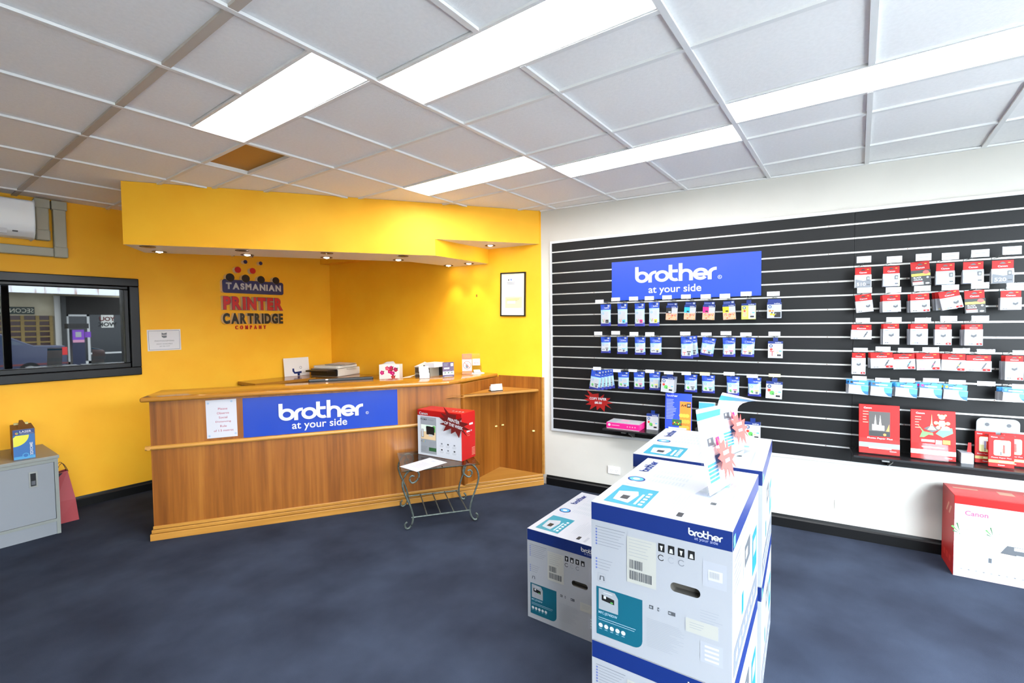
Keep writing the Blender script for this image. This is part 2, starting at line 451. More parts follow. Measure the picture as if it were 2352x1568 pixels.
LIGHTS = []
for c in range(-4, 4):
    lay = LAY.get(c, full+[(0, 2), (2, 4), (4, 6), (6, 8), (8, 10)])
    for half in (0, 1):
        j = 2*c+half; y0, y1 = gb(j), gb(j+1)
        if y0 > YL-.05 or y1 < YMIN: continue
        y0c, y1c = max(y0, YMIN), min(y1, YL)
        bm_ = (y0+y1)/2/HC
        for t in lay:
            x0, x1 = ga(t[0], bm_), ga(t[1], bm_)
            if len(t) > 2 and t[2] == 'L':
                if half == 0: LIGHTS.append((c, ga(t[0], gb(2*c+1)/HC), ga(t[1], gb(2*c+1)/HC), gb(2*c), gb(2*c+2)))
                continue
            if len(t) > 2 and t[2] == 'B' and half == 0:
                MB().box(x0, x1, y0, y1, CEIL+.028, CEIL+.04, BROWNT).build('brown_panel', ceil)['label'] = 'bare brown panel showing where a ceiling tile is missing'
                continue
            tile(x0, x1, y0c, y1c)
        x0 = ga(10, bm_)
        if XR(y0c) > x0: tile_poly([(x0, y0c), (max(XR(y0c), x0+.01), y0c), (max(XR(y1c), x0+.005), y1c), (x0, y1c)])
        for t in lay:
            if len(t) > 2 and t[2] == 'L': continue
            if t[0] > KM: bar(ga(t[0], y0c/HC), y0c, ga(t[0], y1c/HC), y1c, .034 if t[0] == 0 else .024, TBAR_SHADE if t[0] == 0 else TBAR)
        bar(ga(10, y0c/HC), y0c, ga(10, y1c/HC), y1c)
    for t in lay:
        if len(t) > 2 and t[2] == 'L':
            pass
for j in range(-8, 8):
    y = gb(j)
    if YMIN < y < YL:
        c = j//2
        gaps = []
        if j % 2:                                # a runner stops at each light panel
            gaps = [(ga(t[0], y/HC), ga(t[1], y/HC)) for t in LAY.get(c, []) if len(t) > 2 and t[2] == 'L']
        xs = ga(KM, y/HC)
        for g0, g1 in sorted(gaps): bar(xs, y, g0, y, dz=.0015); xs = g1
        bar(xs, y, XR(y), y, dz=.0015)
# wall angle along the right wall
MB().box(0, 8, -.02, 0, 0, .012, TBAR).build('wall_angle', ceil, loc=(XR(YPAINT), YPAINT, CEIL-.003), rz=THR)

LL = ['long fluorescent ceiling panel next to the bare brown ceiling panel',
      'long fluorescent ceiling panel nearest the slatwall, above the hanging red cartons',
      'short looking fluorescent ceiling panel just in front of the yellow bulkhead',
      'fluorescent ceiling panel in line with the brother wall sign',
      'largest fluorescent ceiling panel, above the middle of the carpet']
def light_panel(x0, x1, y0, y1, label):
    t = thing('ceiling_light', label, 'ceiling light', ((x0+x1)/2, (y0+y1)/2, CEIL), group='fluorescent ceiling panels')
    hx, hy = (x1-x0)/2, (y1-y0)/2; f = .016
    m = MB(); m.box(-hx, hx, -hy, -hy+f, .002, .03, TBAR); m.box(-hx, hx, hy-f, hy, .002, .03, TBAR)
    m.box(-hx, -hx+f, -hy+f, hy-f, .002, .03, TBAR); m.box(hx-f, hx, -hy+f, hy-f, .002, .03, TBAR)
    m.build('frame', t)
    MB().box(-hx+f, hx-f, -hy+f, hy-f, .012, .018, DIFF).build('diffuser', t)
    MB().box(-hx+.002, hx-.002, -hy+.002, hy-.002, .03, .044, TBAR).build('housing', t)
for (c, x0, x1, y0, y1) in LIGHTS:
    i = {(0, 0): 0, (-2, 1): 1, (0, 1): 2, (-1, 1): 3, (-1, 0): 4}[(c, 0 if x0 < 2.0 else 1)]
    light_panel(x0, x1, y0, y1, LL[i])

# ---------------------------------------------------------------- yellow bulkhead over the counter
ZB, ZS = 2.235, 2.387
def pz(u, v, z): p = on_z(u, v, z); return (p.x, p.y)
BF0, BF1 = (1.159, 4.495), (3.966, 2.541)
bd = Vector((BF1[0]-BF0[0], BF1[1]-BF0[1])).normalized()
FK = (3.101, 3.143)                             # where the low part turns back
WLOW = (XR(3.15)-.0, 3.15); RK = pz(1041.7, 615, ZB); RK = (XR(3.60), 3.60)
RM = pz(941, 601, ZB); RL = pz(333, 580, ZB)
b = MB()
b.prism([BF0, FK, WLOW, RK, RM, RL], ZB, ZS, YEL, bot=SOF)
b.prism([BF0, BF1, RK, RM, RL], ZS, CEIL+.01, YEL, bot=SOF)
x, z = lwp(757, 611); 
b.prism([(XR(YL)-.13, YL), (XR(4.0)-.13, 4.0), (XR(4.0), 4.0), (XR(YL), YL)], 2.40, CEIL+.01, YEL)
bulk = struct(b.build('bulkhead'))
BRONZE = mat('bronze_ring', '#4A3420', .3, metal=.7)
LAMP = mat('lamp_face_lit', '#FFF6E6', .4, emit=30.0)
LAMPO = mat('lamp_face_unlit', '#8A8378', .2)
def downlight(u, v, z, lit, label):
    p = on_z(u, v, z)
    t = thing('downlight', label, 'downlight', (p.x, p.y, z), group='downlights in the bulkhead')
    m = MB(); R, r = .052, .032
    for k in range(20):
        a, c = 2*PI*k/20, 2*PI*(k+1)/20
        m.face([(R*math.cos(a), R*math.sin(a), -.004), (r*math.cos(a), r*math.sin(a), -.002), (r*math.cos(c), r*math.sin(c), -.002), (R*math.cos(c), R*math.sin(c), -.004)], BRONZE)
        m.face([(R*math.cos(a), R*math.sin(a), 0), (R*math.cos(a), R*math.sin(a), -.004), (R*math.cos(c), R*math.sin(c), -.004), (R*math.cos(c), R*math.sin(c), 0)], BRONZE)
    m.build('ring', t)
    m = MB()
    rr = .025
    n = 16
    for k in range(n):
        a, c = 2*PI*k/n, 2*PI*(k+1)/n
        m.face([(rr*math.cos(a), rr*math.sin(a), -.003), (0, 0, -.012 if lit else -.004), (rr*math.cos(c), rr*math.sin(c), -.003)], LAMP if lit else LAMPO)
    m.face([(.034*math.cos(2*PI*k/n), .034*math.sin(2*PI*k/n), -.0015) for k in range(n)][::-1], BRONZE)
    m.build('bulb', t)
    if lit:
        L = bpy.data.lights.new('downlight_lamp', 'SPOT'); L.energy = SPOT_W; L.color = (1, .9, .72); L.spot_size = math.radians(75); L.spot_blend = .8; L.shadow_soft_size = .02
        o = bpy.data.objects.new('downlight_lamp', L); COL.objects.link(o); o.parent = t; o.location = (0, 0, -.02)
for i, (u, v) in enumerate(((339, 566), (556, 575), (751, 581), (925, 587.5))):
    downlight(u, v, ZB, False, ['unlit downlight at the free end of the bulkhead', 'unlit downlight above the raised wall lettering', 'unlit downlight in front of the room corner', 'unlit downlight beside the turn of the bulkhead'][i])
for i, (u, v) in enumerate(((366, 578), (568, 585), (750, 591), (915, 596.5), (1030, 609.5), (1077, 605))):
    downlight(u, v, ZB, True, ['lit downlight at the free end of the bulkhead', 'lit downlight shining down the raised wall lettering', 'lit downlight in front of the room corner', 'lit downlight beside the turn of the bulkhead', 'lit downlight in the return near the back edge of the bulkhead', 'lit downlight in the return close to the framed certificate'][i])
downlight(1126, 563.6, ZS, True, 'small lit downlight in the raised triangular soffit')

# ---------------------------------------------------------------- dark window on the yellow wall
win = struct(thing('window_1', 'wide black framed window', 'window'))
for k in ('label', 'category'): del win[k]
fw = .085; yo = YL-.035; yi = YL+.05
def fbar(x0, x1, z0, z1, nm='window_frame', ya=None, yb=None): return MB().box(x0, x1, yo if ya is None else ya, yi if yb is None else yb, z0, z1, BLKFR).build(nm, win, bevel=.006)
fbar(WX0, WX1, WZ1-.075, WZ1); fbar(WX0, WX1, WZ0, WZ0+.075); fbar(WX0, WX0+.07, WZ0+.075, WZ1-.075); fbar(WX1-.075, WX1, WZ0+.075, WZ1-.075)
fbar(WX0+.07, WX1-.075, WZ0+.075, WZ0+.12, 'sill', YL-.01, YL+.06); fbar(WX0+.07, WX1-.075, WZ1-.105, WZ1-.075, 'inner_frame', YL, YL+.06)
fbar(WX1-.11, WX1-.075, WZ0+.12, WZ1-.105, 'inner_frame', YL, YL+.06)
MB().box(WX0+.02, WX1-.02, YL+.04, YL+.046, WZ0+.05, WZ1-.05, GLASSB).build('pane', win)

# ---------------------------------------------------------------- reception counter
CO = (1.186, 4.258); CA = math.atan2(-.541, .8411)
def cl(X, Y): dx, dy = X-CO[0], Y-CO[1]; return (dx*.8411-dy*.541, dx*.541+dy*.8411)
def cw(u, v, z=0): return (CO[0]+u*.8411+v*.541, CO[1]-u*.541+v*.8411, z)
ctr = thing('reception_counter', 'oak veneered reception counter with angled end and moulded plinth', 'counter', (*CO, 0), CA)
K = cl(3.229, 2.944); Wr = cl(XR(3.03)-.002, 3.03); We = cl(XR(2.53)-.004, 2.53)
TOPZ = 1.085
MB().box(.02, K[0], .025, .05, .09, TOPZ-.035, WOOD).build('front_panel', ctr)
MB().box(.02, .045, .05, .44, .09, TOPZ-.035, WOOD).build('end_panel', ctr)
d = Vector((Wr[0]-K[0], Wr[1]-K[1])).normalized(); n = Vector((-d.y, d.x))*.025
MB().prism([(K[0], K[1]), Wr, (Wr[0]+n.x, Wr[1]+n.y), (K[0]+n.x, K[1]+n.y)], .09, TOPZ-.035, WOOD).build('return_panel', ctr)
e = Vector((We[0]-Wr[0], We[1]-Wr[1])).normalized(); n2 = Vector((e.y, -e.x))*.018
MB().prism([Wr, (Wr[0]+n2.x, Wr[1]+n2.y), (We[0]+n2.x, We[1]+n2.y), We], .0, 1.068, WOOD).build('wall_panel', ctr)
MB().prism([(We[0], We[1]), (We[0]+n2.x*1.2, We[1]+n2.y*1.2), (We[0]+n2.x*1.2+e.x*.02, We[1]+n2.y*1.2+e.y*.02), (We[0]+e.x*.02, We[1]+e.y*.02)], .1, 1.068, WOODT).build('edge_trim', ctr)
# worktop with a rounded nose
NK = cl(3.105, 2.985); R1 = cl(XR(3.045)-.003, 3.045); R2 = cl(XR(3.47)-.003, 3.47); IK = cl(3.309, 3.44)
MB().prism([(-.03, -.012), (NK[0], -.012), R1, R2, IK, (-.03, .46)], TOPZ-.036, TOPZ, WOODTOP).build('worktop', ctr, bevel=.014, seg=4, smooth=True)
m = MB(); m.tube([(-.012, .02, .70), (K[0]-.05, .02, .70)], .017, WOODT, n=12); m.build('rail', ctr, smooth=True)
m = MB(); m.tube([(.012, .0, .70), (.012, .44, .70)], .014, WOODT, n=10); m.build('rail', ctr, smooth=True)
for (z0, z1, off) in ((0, .05, 0), (.053, .078, .008), (.081, .104, .016)):
    MB().prism([(off, off), (We[0]-.012, off-(.004)), (We[0]-.012, off+.03), (off+.03, off+.03), (off+.03, .45), (off, .45)], z0, z1, WOODT).build('plinth_moulding', ctr, bevel=.003)
MB().prism([(.02, .025), (We[0]-.014, .021), (We[0]-.014, .04), (.05, .05), (.05, .44), (.02, .44)], 0, .1, mat('groove_brown', '#5A3A18', .6)).build('plinth', ctr)
MB().prism([(K[0]-.2, .03), (We[0]-.016, .03), (Wr[0]-.004, Wr[1]-.006), (K[0], K[1]+.0)], .085, .1, WOODT).build('niche_floor', ctr)
S0 = cl(3.232, 2.942); S1 = cl(XR(2.56)-.024, 2.56)
MB().prism([S0, S1, (Wr[0]-.022, Wr[1]-.002), (K[0]+.01, K[1])], .925, .95, WOODT).build('shelf', ctr, bevel=.005)
for (X, Y, z) in ((XR(2.98)-.03, 2.98, .545), (XR(2.62)-.03, 2.62, .52), (3.80, 3.012, .54)):
    q = cl(X, Y); MB().box(q[0]-.012, q[0]+.012, q[1]-.008, q[1]+.008, z, z+.012, mat('brass_pin', '#E8D98A', .3)).build('shelf_pin', ctr)
# ================================================================ helpers that put things on planes
def zat(u, v, xy):
    d = ray(u, v); t = (xy[0]*d.x+xy[1]*d.y)/(d.x*d.x+d.y*d.y); return CAM_H+d.z*t
def cfp(u, v, off=.02):
    p, q = cw(0, off), cw(1, off); w = on_line(u, v, p, q); return cl(w.x, w.y)[0], w.z
def rrect(x0, x1, z0, z1, r, n=5, corners='abcd'):
    P = []
    for (cx, cz, a, nm) in ((x1-r, z1-r, 0, 'a'), (x0+r, z1-r, 90, 'b'), (x0+r, z0+r, 180, 'c'), (x1-r, z0+r, 270, 'd')):
        if nm in corners: P += arc(cx, cz, r, a, a+90, n)
        else: P.append((cx+r*(1 if nm in 'ad' else -1), cz+r*(1 if nm in 'ab' else -1)))
    return P
def letter(ch, x0, x1, z0, z1, y0, y1, front, side, parent, bold=.02, name='letter', outline=None):
    vs, fs, ns, (a0, a1, b0, b1) = text_geo(ch, bold, .5, 5)
    kx, kz = (x1-x0)/(a1-a0), (z1-z0)/(b1-b0)
    m = MB(); P = [(x0+(v[0]-a0)*kx, y0+(.5-v[2])*(y1-y0), z0+(v[1]-b0)*kz) for v in vs]
    b = len(m.v); m.v += P
    for f, n in zip(fs, ns):
        m.f.append(f); m.m.append(m.mi(front if n[2] > .9 else side))
    if outline:
        vs, fs, ns, (a0, a1, b0, b1) = text_geo(ch, bold-.02, 0, 5)
        dx, dz = (x1-x0)*.045, (z1-z0)*.022
        kx, kz = (x1-x0-2*dx)/(a1-a0), (z1-z0-2*dz)/(b1-b0)
        m.raw([(x0+dx+(v[0]-a0)*kx, y0-.001, z0+dz+(v[1]-b0)*kz) for v in vs], fs, outline)
    return m.build(name, parent)
def word(txt, x0, x1, z0, z1, y0, y1, front, side, parent, gap, bold=.02, outline=None):
    ws = [text_geo(c, bold, .5, 5)[3] for c in txt]; ws = [b[1]-b[0] for b in ws]
    k = (x1-x0-gap*(len(txt)-1))/sum(ws); x = x0
    for c, w_ in zip(txt, ws):
        letter(c, x, x+w_*k, z0, z1, y0, y1, front, side, parent, bold, outline=outline); x += w_*k+gap

# ================================================================ raised sign on the yellow wall
sg = thing('wall_sign', 'raised shop sign of navy, red and black lettering on the yellow wall', 'sign', (2.6, YL, 1.6))
D = .055
def lp(u, v, d=D): x, z = lwp(u, v, d); return x-2.6, z-1.6
x0, zt = lp(510, 640.5); x1, zt2 = lp(650.5, 651); _, zb = lp(512, 671.5)
zt = (zt+zt2)/2+.004
m = MB().slab(rrect(x0, x1, zb, zt, .025), -D, 0, LETNAVY, CREAM); badge = m.build('badge', sg)
word('TASMANIAN', x0+.035, x1-.03, zb+.04, zb+.04+(zt-zb)*.5, -D-.002, -D, WHITE, WHITE, badge, .009, bold=.05)
xa, za = lp(511.5, 678); xb, zb2 = lp(650.5, 713.3)
word('PRINTER', xa, xb, zb2, za-.006, -D, -.002, LETNAVY, CREAM, sg, .008, bold=.075, outline=LETRED)
xa, za = lp(511.5, 718.5); xb, zb2 = lp(650.5, 743)
word('CARTRIDGE', xa, xb, zb2, za, -D, -.002, LETBLK, CREAM, sg, .011, bold=.055)
xa, za = lp(545, 747.3); xb, zb2 = lp(615, 755)
word('COMPANY', xa, xb, zb2, za, -.02, -.001, LETRED, LETRED, sg, .028, bold=.02)
for (u, v, r, mt) in ((528.2, 637, 9.2, LETBLK), (564.2, 639.6, 9.0, LETBLK), (599.3, 642.3, 8.7, LETBLK), (633.4, 644.4, 8.4, LETBLK), (546, 619.5, 7, LETRED), (580, 622, 6.8, LETRED), (563.3, 601.3, 4.4, LETNAVY), (598.4, 604.6, 4.2, LETNAVY), (579.6, 588.5, 2.2, LETNAVY), (537, 586, 2.2, LETNAVY)):
    x, z = lp(u, v); rr = r*.0049
    pts = [(x+rr*math.cos(2*PI*k/24), z+rr*math.sin(2*PI*k/24)) for k in range(24)]
    MB().slab(pts, -D-.004, -.002, mt, CREAM).build('dot', sg)

# paper notice by the window
x0, zt = lwp(337, 757); x1, zb = lwp(416, 803)
t = thing('paper_notice', 'white photocopying notice taped to the yellow wall beside the window', 'notice', ((x0+x1)/2, YL, (zt+zb)/2), rot=(0, math.radians(-.5), 0))
hw, hh = (x1-x0)/2, (zt-zb)/2
m = MB(); m.box(-hw, hw, -.003, -.0005, -hh, hh, NPAPER); m.build('sheet', t)
m = MB(); y = -.0036
for s_ in (1, -1):
    m.rect(-hw+.012, hw-.012, s_*(hh-.012)-.0015, s_*(hh-.012)+.0015, y, GREYT); m.rect(s_*(hw-.012)-.0015, s_*(hw-.012)+.0015, -hh+.012, hh-.012, y, GREYT)
m.poly([(-.022, .075), (-.005, .066), (.022, .074), (.02, .025), (-.005, .02), (-.022, .032)], y, GREYT); m.rect(-.02, .02, .045, .052, y-.0005, NPAPER)
m.text('PHOTOCOPYING', 0, -.008, .014, y, GREYT, w=hw*1.15); m.text('NOW AVAILABLE', 0, -.038, .011, y, GREYT, w=hw*.95); m.text('20C PER COPY', 0, -.062, .009, y, GREYT, w=hw*.62)
m.build('print', t)

# ================================================================ air conditioner and its ducts
ac = thing('air_conditioner', 'white split air conditioner high on the yellow wall', 'air conditioner', (.4, YL, 2.35))
m = MB()
prof = [(0, 0), (-.14, 0), (-.195, .035), (-.215, .10), (-.215, .27), (-.20, .295), (0, .295)]
L0, L1 = -.48, .43
for i in range(len(prof)):
    a, b_ = prof[i], prof[(i+1) % len(prof)]; m.face([(L0, a[0], a[1]), (L1, a[0], a[1]), (L1, b_[0], b_[1]), (L0, b_[0], b_[1])], ACW)
m.face([(L1, p[0], p[1]) for p in prof], ACW); m.face([(L0, p[0], p[1]) for p in reversed(prof)], ACW)
m.build('body', ac, bevel=.012, smooth=True)
MB().box(L0+.03, L1-.16, -.20, -.188, .012, .06, mat('vent_grey', '#C9CBD0', .4)).build('louvre', ac)
MB().box(L1-.13, L1-.10, -.203, -.19, .03, .04, DGREY).build('display', ac)
def duct(name, label, X0, X1, ztop, zbot, xend):
    t = thing(name, label, 'duct', ((X0+X1)/2, YL, zbot))
    w_ = X1-X0; h = ztop-zbot
    MB().box(-w_/2, w_/2, -.065, 0, w_, h-.07, PVC).build('riser', t, bevel=.008)
    MB().box(-w_/2-.008, w_/2+.008, -.072, 0, h-.075, h, PVC).build('collar', t, bevel=.006)
    MB().box(-w_/2-.003, w_/2+.004, -.069, 0, -.002, w_+.005, PVC).build('elbow', t, bevel=.008)
    MB().box(xend-(X0+X1)/2, -w_/2-.003, -.065, 0, 0, w_-.008, PVC).build('run', t, bevel=.008)
x0, zt = lwp(120, 460, .06); x1, zb = lwp(156, 592, .06); duct('pipe_duct', 'long grey pipe duct turning to run below the air conditioner', x0, x1, CEIL-.002, zb, -.5)
x0b, zt = lwp(80, 455, .06); x1b, zb = lwp(115, 552, .06); duct('pipe_duct', 'short grey pipe duct rising beside the air conditioner', x0b, x1b, CEIL-.002, zb, .836)

# ================================================================ grey cabinet with toner box, red bag
cab = thing('sliding_door_cabinet', 'low grey cabinet with sliding doors against the yellow wall', 'cabinet', (0, 5.035, 0))
MB().box(-.42, .832, .012, .585, .0, .59, CABG).build('body', cab)
MB().box(-.43, .842, -.01, .59, .592, .617, CABT, front=CABE).build('top', cab, bevel=.003)
MB().box(.812, .834, -.004, .012, 0, .592, CABE).build('side_trim', cab); MB().box(-.42, .812, -.004, .012, .568, .592, CABE).build('top_trim', cab)
MB().box(-.42, .812, -.006, .012, .10, .122, CABE).build('bottom_rail', cab); MB().box(-.42, .812, .003, .012, 0, .10, CABG).build('kickboard', cab)
for (a, b_, yy) in ((.19, .808, .0), (-.42, .20, .006)):
    dr = MB().box(a, b_, yy-.002, yy+.012, .124, .566, CABG).build('door', cab)
    hx = b_-.115 if a > 0 else a+.1
    h = MB(); h.box(hx-.024, hx+.024, yy-.005, yy-.001, .40, .52, STEEL); h.box(hx-.015, hx+.015, yy-.0055, yy-.004, .412, .508, PLBLK); h.box(hx-.011, hx+.011, yy-.007, yy-.005, .42, .45, CHROME)
    h.build('handle', dr)
bl, br = on_z(31, 1058.3, .617), on_z(83, 1050.2, .617)
ang = math.atan2(br.y-bl.y, br.x-bl.x); Wd = (br-bl).length; Hh = zat(29.5, 988, bl)-.617
t = thing('toner_box', 'tall blue and brown toner box standing on the grey cabinet', 'box', (bl.x, bl.y, .617), ang)
MB().box(0, Wd, 0, .30, 0, Hh, KRAFT).build('carton', t, bevel=.003)
MB().poly([(.03, .0), (Wd-.03, 0), (Wd-.05, .26), (.05, .26)], 0, KRAFT).xf(Matrix.Translation((0, .02, Hh+.002)) @ Matrix.Rotation(-1.45, 4, 'X')).build('top_flap', t)
MB().box(.02, .10, .26, .30, Hh-.03, Hh+.012, mat('packing_tape', '#CFC98A', .4)).build('tape', t)
m = MB(); y = -.001
m.rect(.002, Wd-.002, .002, Hh-.002, y, mat('toner_blue', '#1B5A96', .35)); m.rect(.002, Wd-.002, Hh*.82, Hh-.002, y-.0004, mat('toner_navy', '#16346E', .35))
yl = mat('toner_lime', '#CFC92E', .4)
m.poly([(.003, Hh*.44)]+[(.003+Wd*.70*math.sin(a*PI/24), Hh*.80-Hh*.36*math.cos(a*PI/24)) for a in range(0, 13)]+[(Wd*.14, Hh*.80), (.003, Hh*.73)], y-.0004, yl)
m.text('LASER', Wd*.58, Hh*.915, Hh*.075, y-.0008, WHITE, w=Wd*.52, bold=.02); m.text('CORPORATION', Wd*.62, Hh*.845, Hh*.03, y-.0008, LGREY, w=Wd*.62)
m.disc(Wd*.19, Hh*.875, Wd*.07, y-.0008, ORANGE); m.disc(Wd*.21, Hh*.882, Wd*.045, y-.0012, GREEN)
m.text('32XOME', Wd*.81, Hh*.33, Wd*.14, y-.0008, WHITE, w=Hh*.42, bold=.03, rot=PI/2); m.disc(Wd*.55, Hh*.13, .018, y-.0008, SKYB); m.disc(Wd*.55, Hh*.13, .013, y-.0012, mat('toner_blue', '', 0))
m.rect(.004, Wd-.004, .004, .025, y-.0004, SKYB); m.build('print', t)
# red paper bag
t = thing('paper_bag', 'dark red paper carrier bag on the carpet between cabinet and counter', 'bag', (.915, 5.36, 0))
m = MB()
b0 = [(-.07, -.10, 0), (.07, -.10, 0), (.07, .10, 0), (-.07, .10, 0)]; t0 = [(-.062, -.03, .40), (.02, -.05, .42), (.02, .02, .42), (-.062, .03, .40)]
md = [(-.068, -.085, .18), (.055, -.09, .18), (.05, .08, .18), (-.068, .08, .18)]
for A, B in ((b0, md), (md, t0)):
    for i in range(4): m.face([A[i], A[(i+1) % 4], B[(i+1) % 4], B[i]], BAGR)
m.face(b0[::-1], BAGR); m.build('bag_body', t)
m = MB(); m.box(-.05, .01, -.045, .02, .36, .405, PLBLK); m.build('contents', t)
for yy in (-.045, .02):
    m = MB(); m.tube([(-.05+.075*k/12, yy, .41+.075*math.sin(PI*k/12)) for k in range(13)], .0025, mat('bag_cord', '#5A3A20', .7), n=6); m.build('handle', t)

# ================================================================ on the front of the counter
def on_counter(name, label, cat, pts, group=None):
    P = [cfp(*p) for p in pts]; cx = sum(p[0] for p in P)/4; cz = sum(p[1] for p in P)/4
    w_ = ((P[1][0]-P[0][0])+(P[2][0]-P[3][0]))/2; h = ((P[0][1]-P[3][1])+(P[1][1]-P[2][1]))/2
    return thing(name, label, cat, cw(cx, .025, cz), CA, group), w_, h
t, W_, H_ = on_counter('brother_banner'.replace('brother_', ''), 'blue brother banner stuck to the front of the oak counter', 'banner', ((557, 906.5), (912, 888), (914, 972.5), (559, 1002)))
H_ = min(H_, .315)
t.location.z = .719+H_/2
m = MB()
nx = 24
for i in range(nx):                              # a vinyl sheet that buckles slightly along its lower edge
    for j in range(4):
        q = []
        for (a, b_) in ((i, j), (i+1, j), (i+1, j+1), (i, j+1)):
            X = -W_/2+W_*a/nx; Z = -H_/2+H_*b_/4
            q.append((X, -.003-.006*math.exp(-b_*1.3)*max(0, math.sin(a*2.1)*math.sin(a*.7+1)), Z))
        m.face(q, BLUE)
m.build('sheet', t, smooth=True)
m = MB(); brother(m, -.015*W_, .09*H_, W_*.545, H_*.475, -.0105, WHITE); m.build('logo_lettering', t); m = MB(); m.text('at your side', -.03*W_, -.31*H_, H_*.26, -.0105, WHITE, w=W_*.355, bold=.012, res=5); m.build('slogan_lettering', t); m = MB()
S, r0 = 20, H_*.035
m.stroke(arc(W_*.285, -.09*H_, r0, 0, 360, 20), r0*.25, -.0105, WHITE); m.text('R', W_*.285, -.09*H_, r0*1.1, -.0105, WHITE)
m.build('registered_mark', t)
t, W_, H_ = on_counter('paper_notice', 'white social distancing notice in red type pinned to the counter', 'notice', ((472, 919.5), (543, 915.5), (545, 1001), (475, 1007.5)))
t.location = Vector(t.location)+Vector((0, 0, .0)); t.rotation_euler = (0, math.radians(-.6), CA)
m = MB(); m.box(-W_/2, W_/2, -.003, -.0005, -H_/2, H_/2, mat('pinned_paper', '#B4B2B8', .6)); m.build('sheet', t)
m = MB()
for i, (s_, k) in enumerate((('Please', .31), ('Observe', .4), ('Social', .28), ('Distancing', .5), ('Rule', .21), ('of 1.5 metres', .64))):
    m.text(s_, .01, H_*(.26-.115*i), H_*.056, -.0036, mat('notice_red', '#9C2038', .6), w=W_*k)
m.build('print', t)
for (a, b_) in ((-.42, .42), (.34, .44), (-.42, -.44), (.44, -.42)):
    MB().disc(a*W_, b_*H_, .008, -.0045, mat('pin_grey', '#8FA0B8', .3)).build('pin', t)

# ================================================================ wrought iron side table, sheet and printer box
TZ = .48
fl_ = on_z(922.8, 1083, TZ); TA = math.radians(-36.46)
tab = thing('side_table', 'wrought iron side table with scroll legs and a smoked glass top', 'table', (fl_.x, fl_.y, 0), TA)
TW, TD = .612, .56
MB().box(0, TW, 0, TD, TZ-.008, TZ, SMOKE).build('glass_top', tab, bevel=.002)
leg = [(1410, 465), (1450, 450), (1488, 500), (1455, 565), (1400, 560), (1345, 505), (1330, 440), (1355, 385), (1410, 355), (1480, 362), (1540, 410), (1585, 490), (1603, 590), (1580, 700), (1535, 820), (1490, 930), (1455, 1040), (1440, 1130), (1452, 1220), (1490, 1290), (1535, 1315), (1570, 1285), (1572, 1235), (1540, 1205)]
LP = [((X-1500)*.00047, (1328-Z)*(TZ-.012)/978) for X, Z in leg]
def smooth_path(P, n=4):
    out = []
    for i in range(len(P)-1):
        p0, p1, p2, p3 = P[max(i-1, 0)], P[i], P[i+1], P[min(i+2, len(P)-1)]
        for k in range(n):
            t_ = k/n
            out.append(tuple(.5*((2*p1[c])+(-p0[c]+p2[c])*t_+(2*p0[c]-5*p1[c]+4*p2[c]-p3[c])*t_*t_+(-p0[c]+3*p1[c]-3*p2[c]+p3[c])*t_**3) for c in range(len(p1))))
    out.append(P[-1]); return out
LP = smooth_path(LP, 3)
for (lx, ly, sx) in ((.565, .05, 1), (.055, .05, -1), (.565, TD-.03, 1), (.055, TD-.03, -1)):
    m = MB(); m.tube([(lx+sx*p[0], ly, p[1]+.005) for p in LP], .0075, IRON, n=8); m.build('leg', tab, smooth=True)
for ly in (.05, TD-.03):
    m = MB(); m.tube([(.07, ly, .095), (.545, ly, .095)], .006, IRON, n=8); m.build('shelf_rail', tab, smooth=True)
    m = MB(); m.tube([(.02, ly, TZ-.014), (TW-.02, ly, TZ-.014)], .005, IRON, n=8); m.build('top_rail', tab, smooth=True)
for k in range(5):
    m = MB(); x = .085+.107*k; m.tube([(x, .05, .098), (x, TD-.03, .098)], .005, IRON, n=8); m.build('slat', tab, smooth=True)
for sx in (.07, TW-.07):
    m = MB(); m.tube([(sx, .05, TZ-.014), (sx, TD-.03, TZ-.014)], .005, IRON, n=8); m.build('top_rail', tab, smooth=True)
pp = [on_z(u, v, TZ) for u, v in ((919, 1071), (955, 1084.5), (1026, 1062.5), (990, 1051))]
t = thing('paper_sheet', 'loose white printed sheet lying on the glass side table', 'paper', ((pp[0].x+pp[2].x)/2, (pp[0].y+pp[2].y)/2, TZ), math.atan2(pp[2].y-pp[1].y, pp[2].x-pp[1].x))
m = MB(); m.box(-.155, .155, -.108, .108, .0006, .002, mat('pinned_paper', '')); m.build('sheet', t)
m = MB()
for k in range(7): m.face([(-.09+.02*k, -.06, .0026), (-.088+.02*k, -.06, .0026), (-.088+.02*k, .06-.01*(k % 3), .0026), (-.09+.02*k, .06-.01*(k % 3), .0026)], GREYT)
m.face([(.09, -.02, .0026), (.12, -.02, .0026), (.12, .02, .0026), (.09, .02, .0026)], LILAC); m.build('print', t)

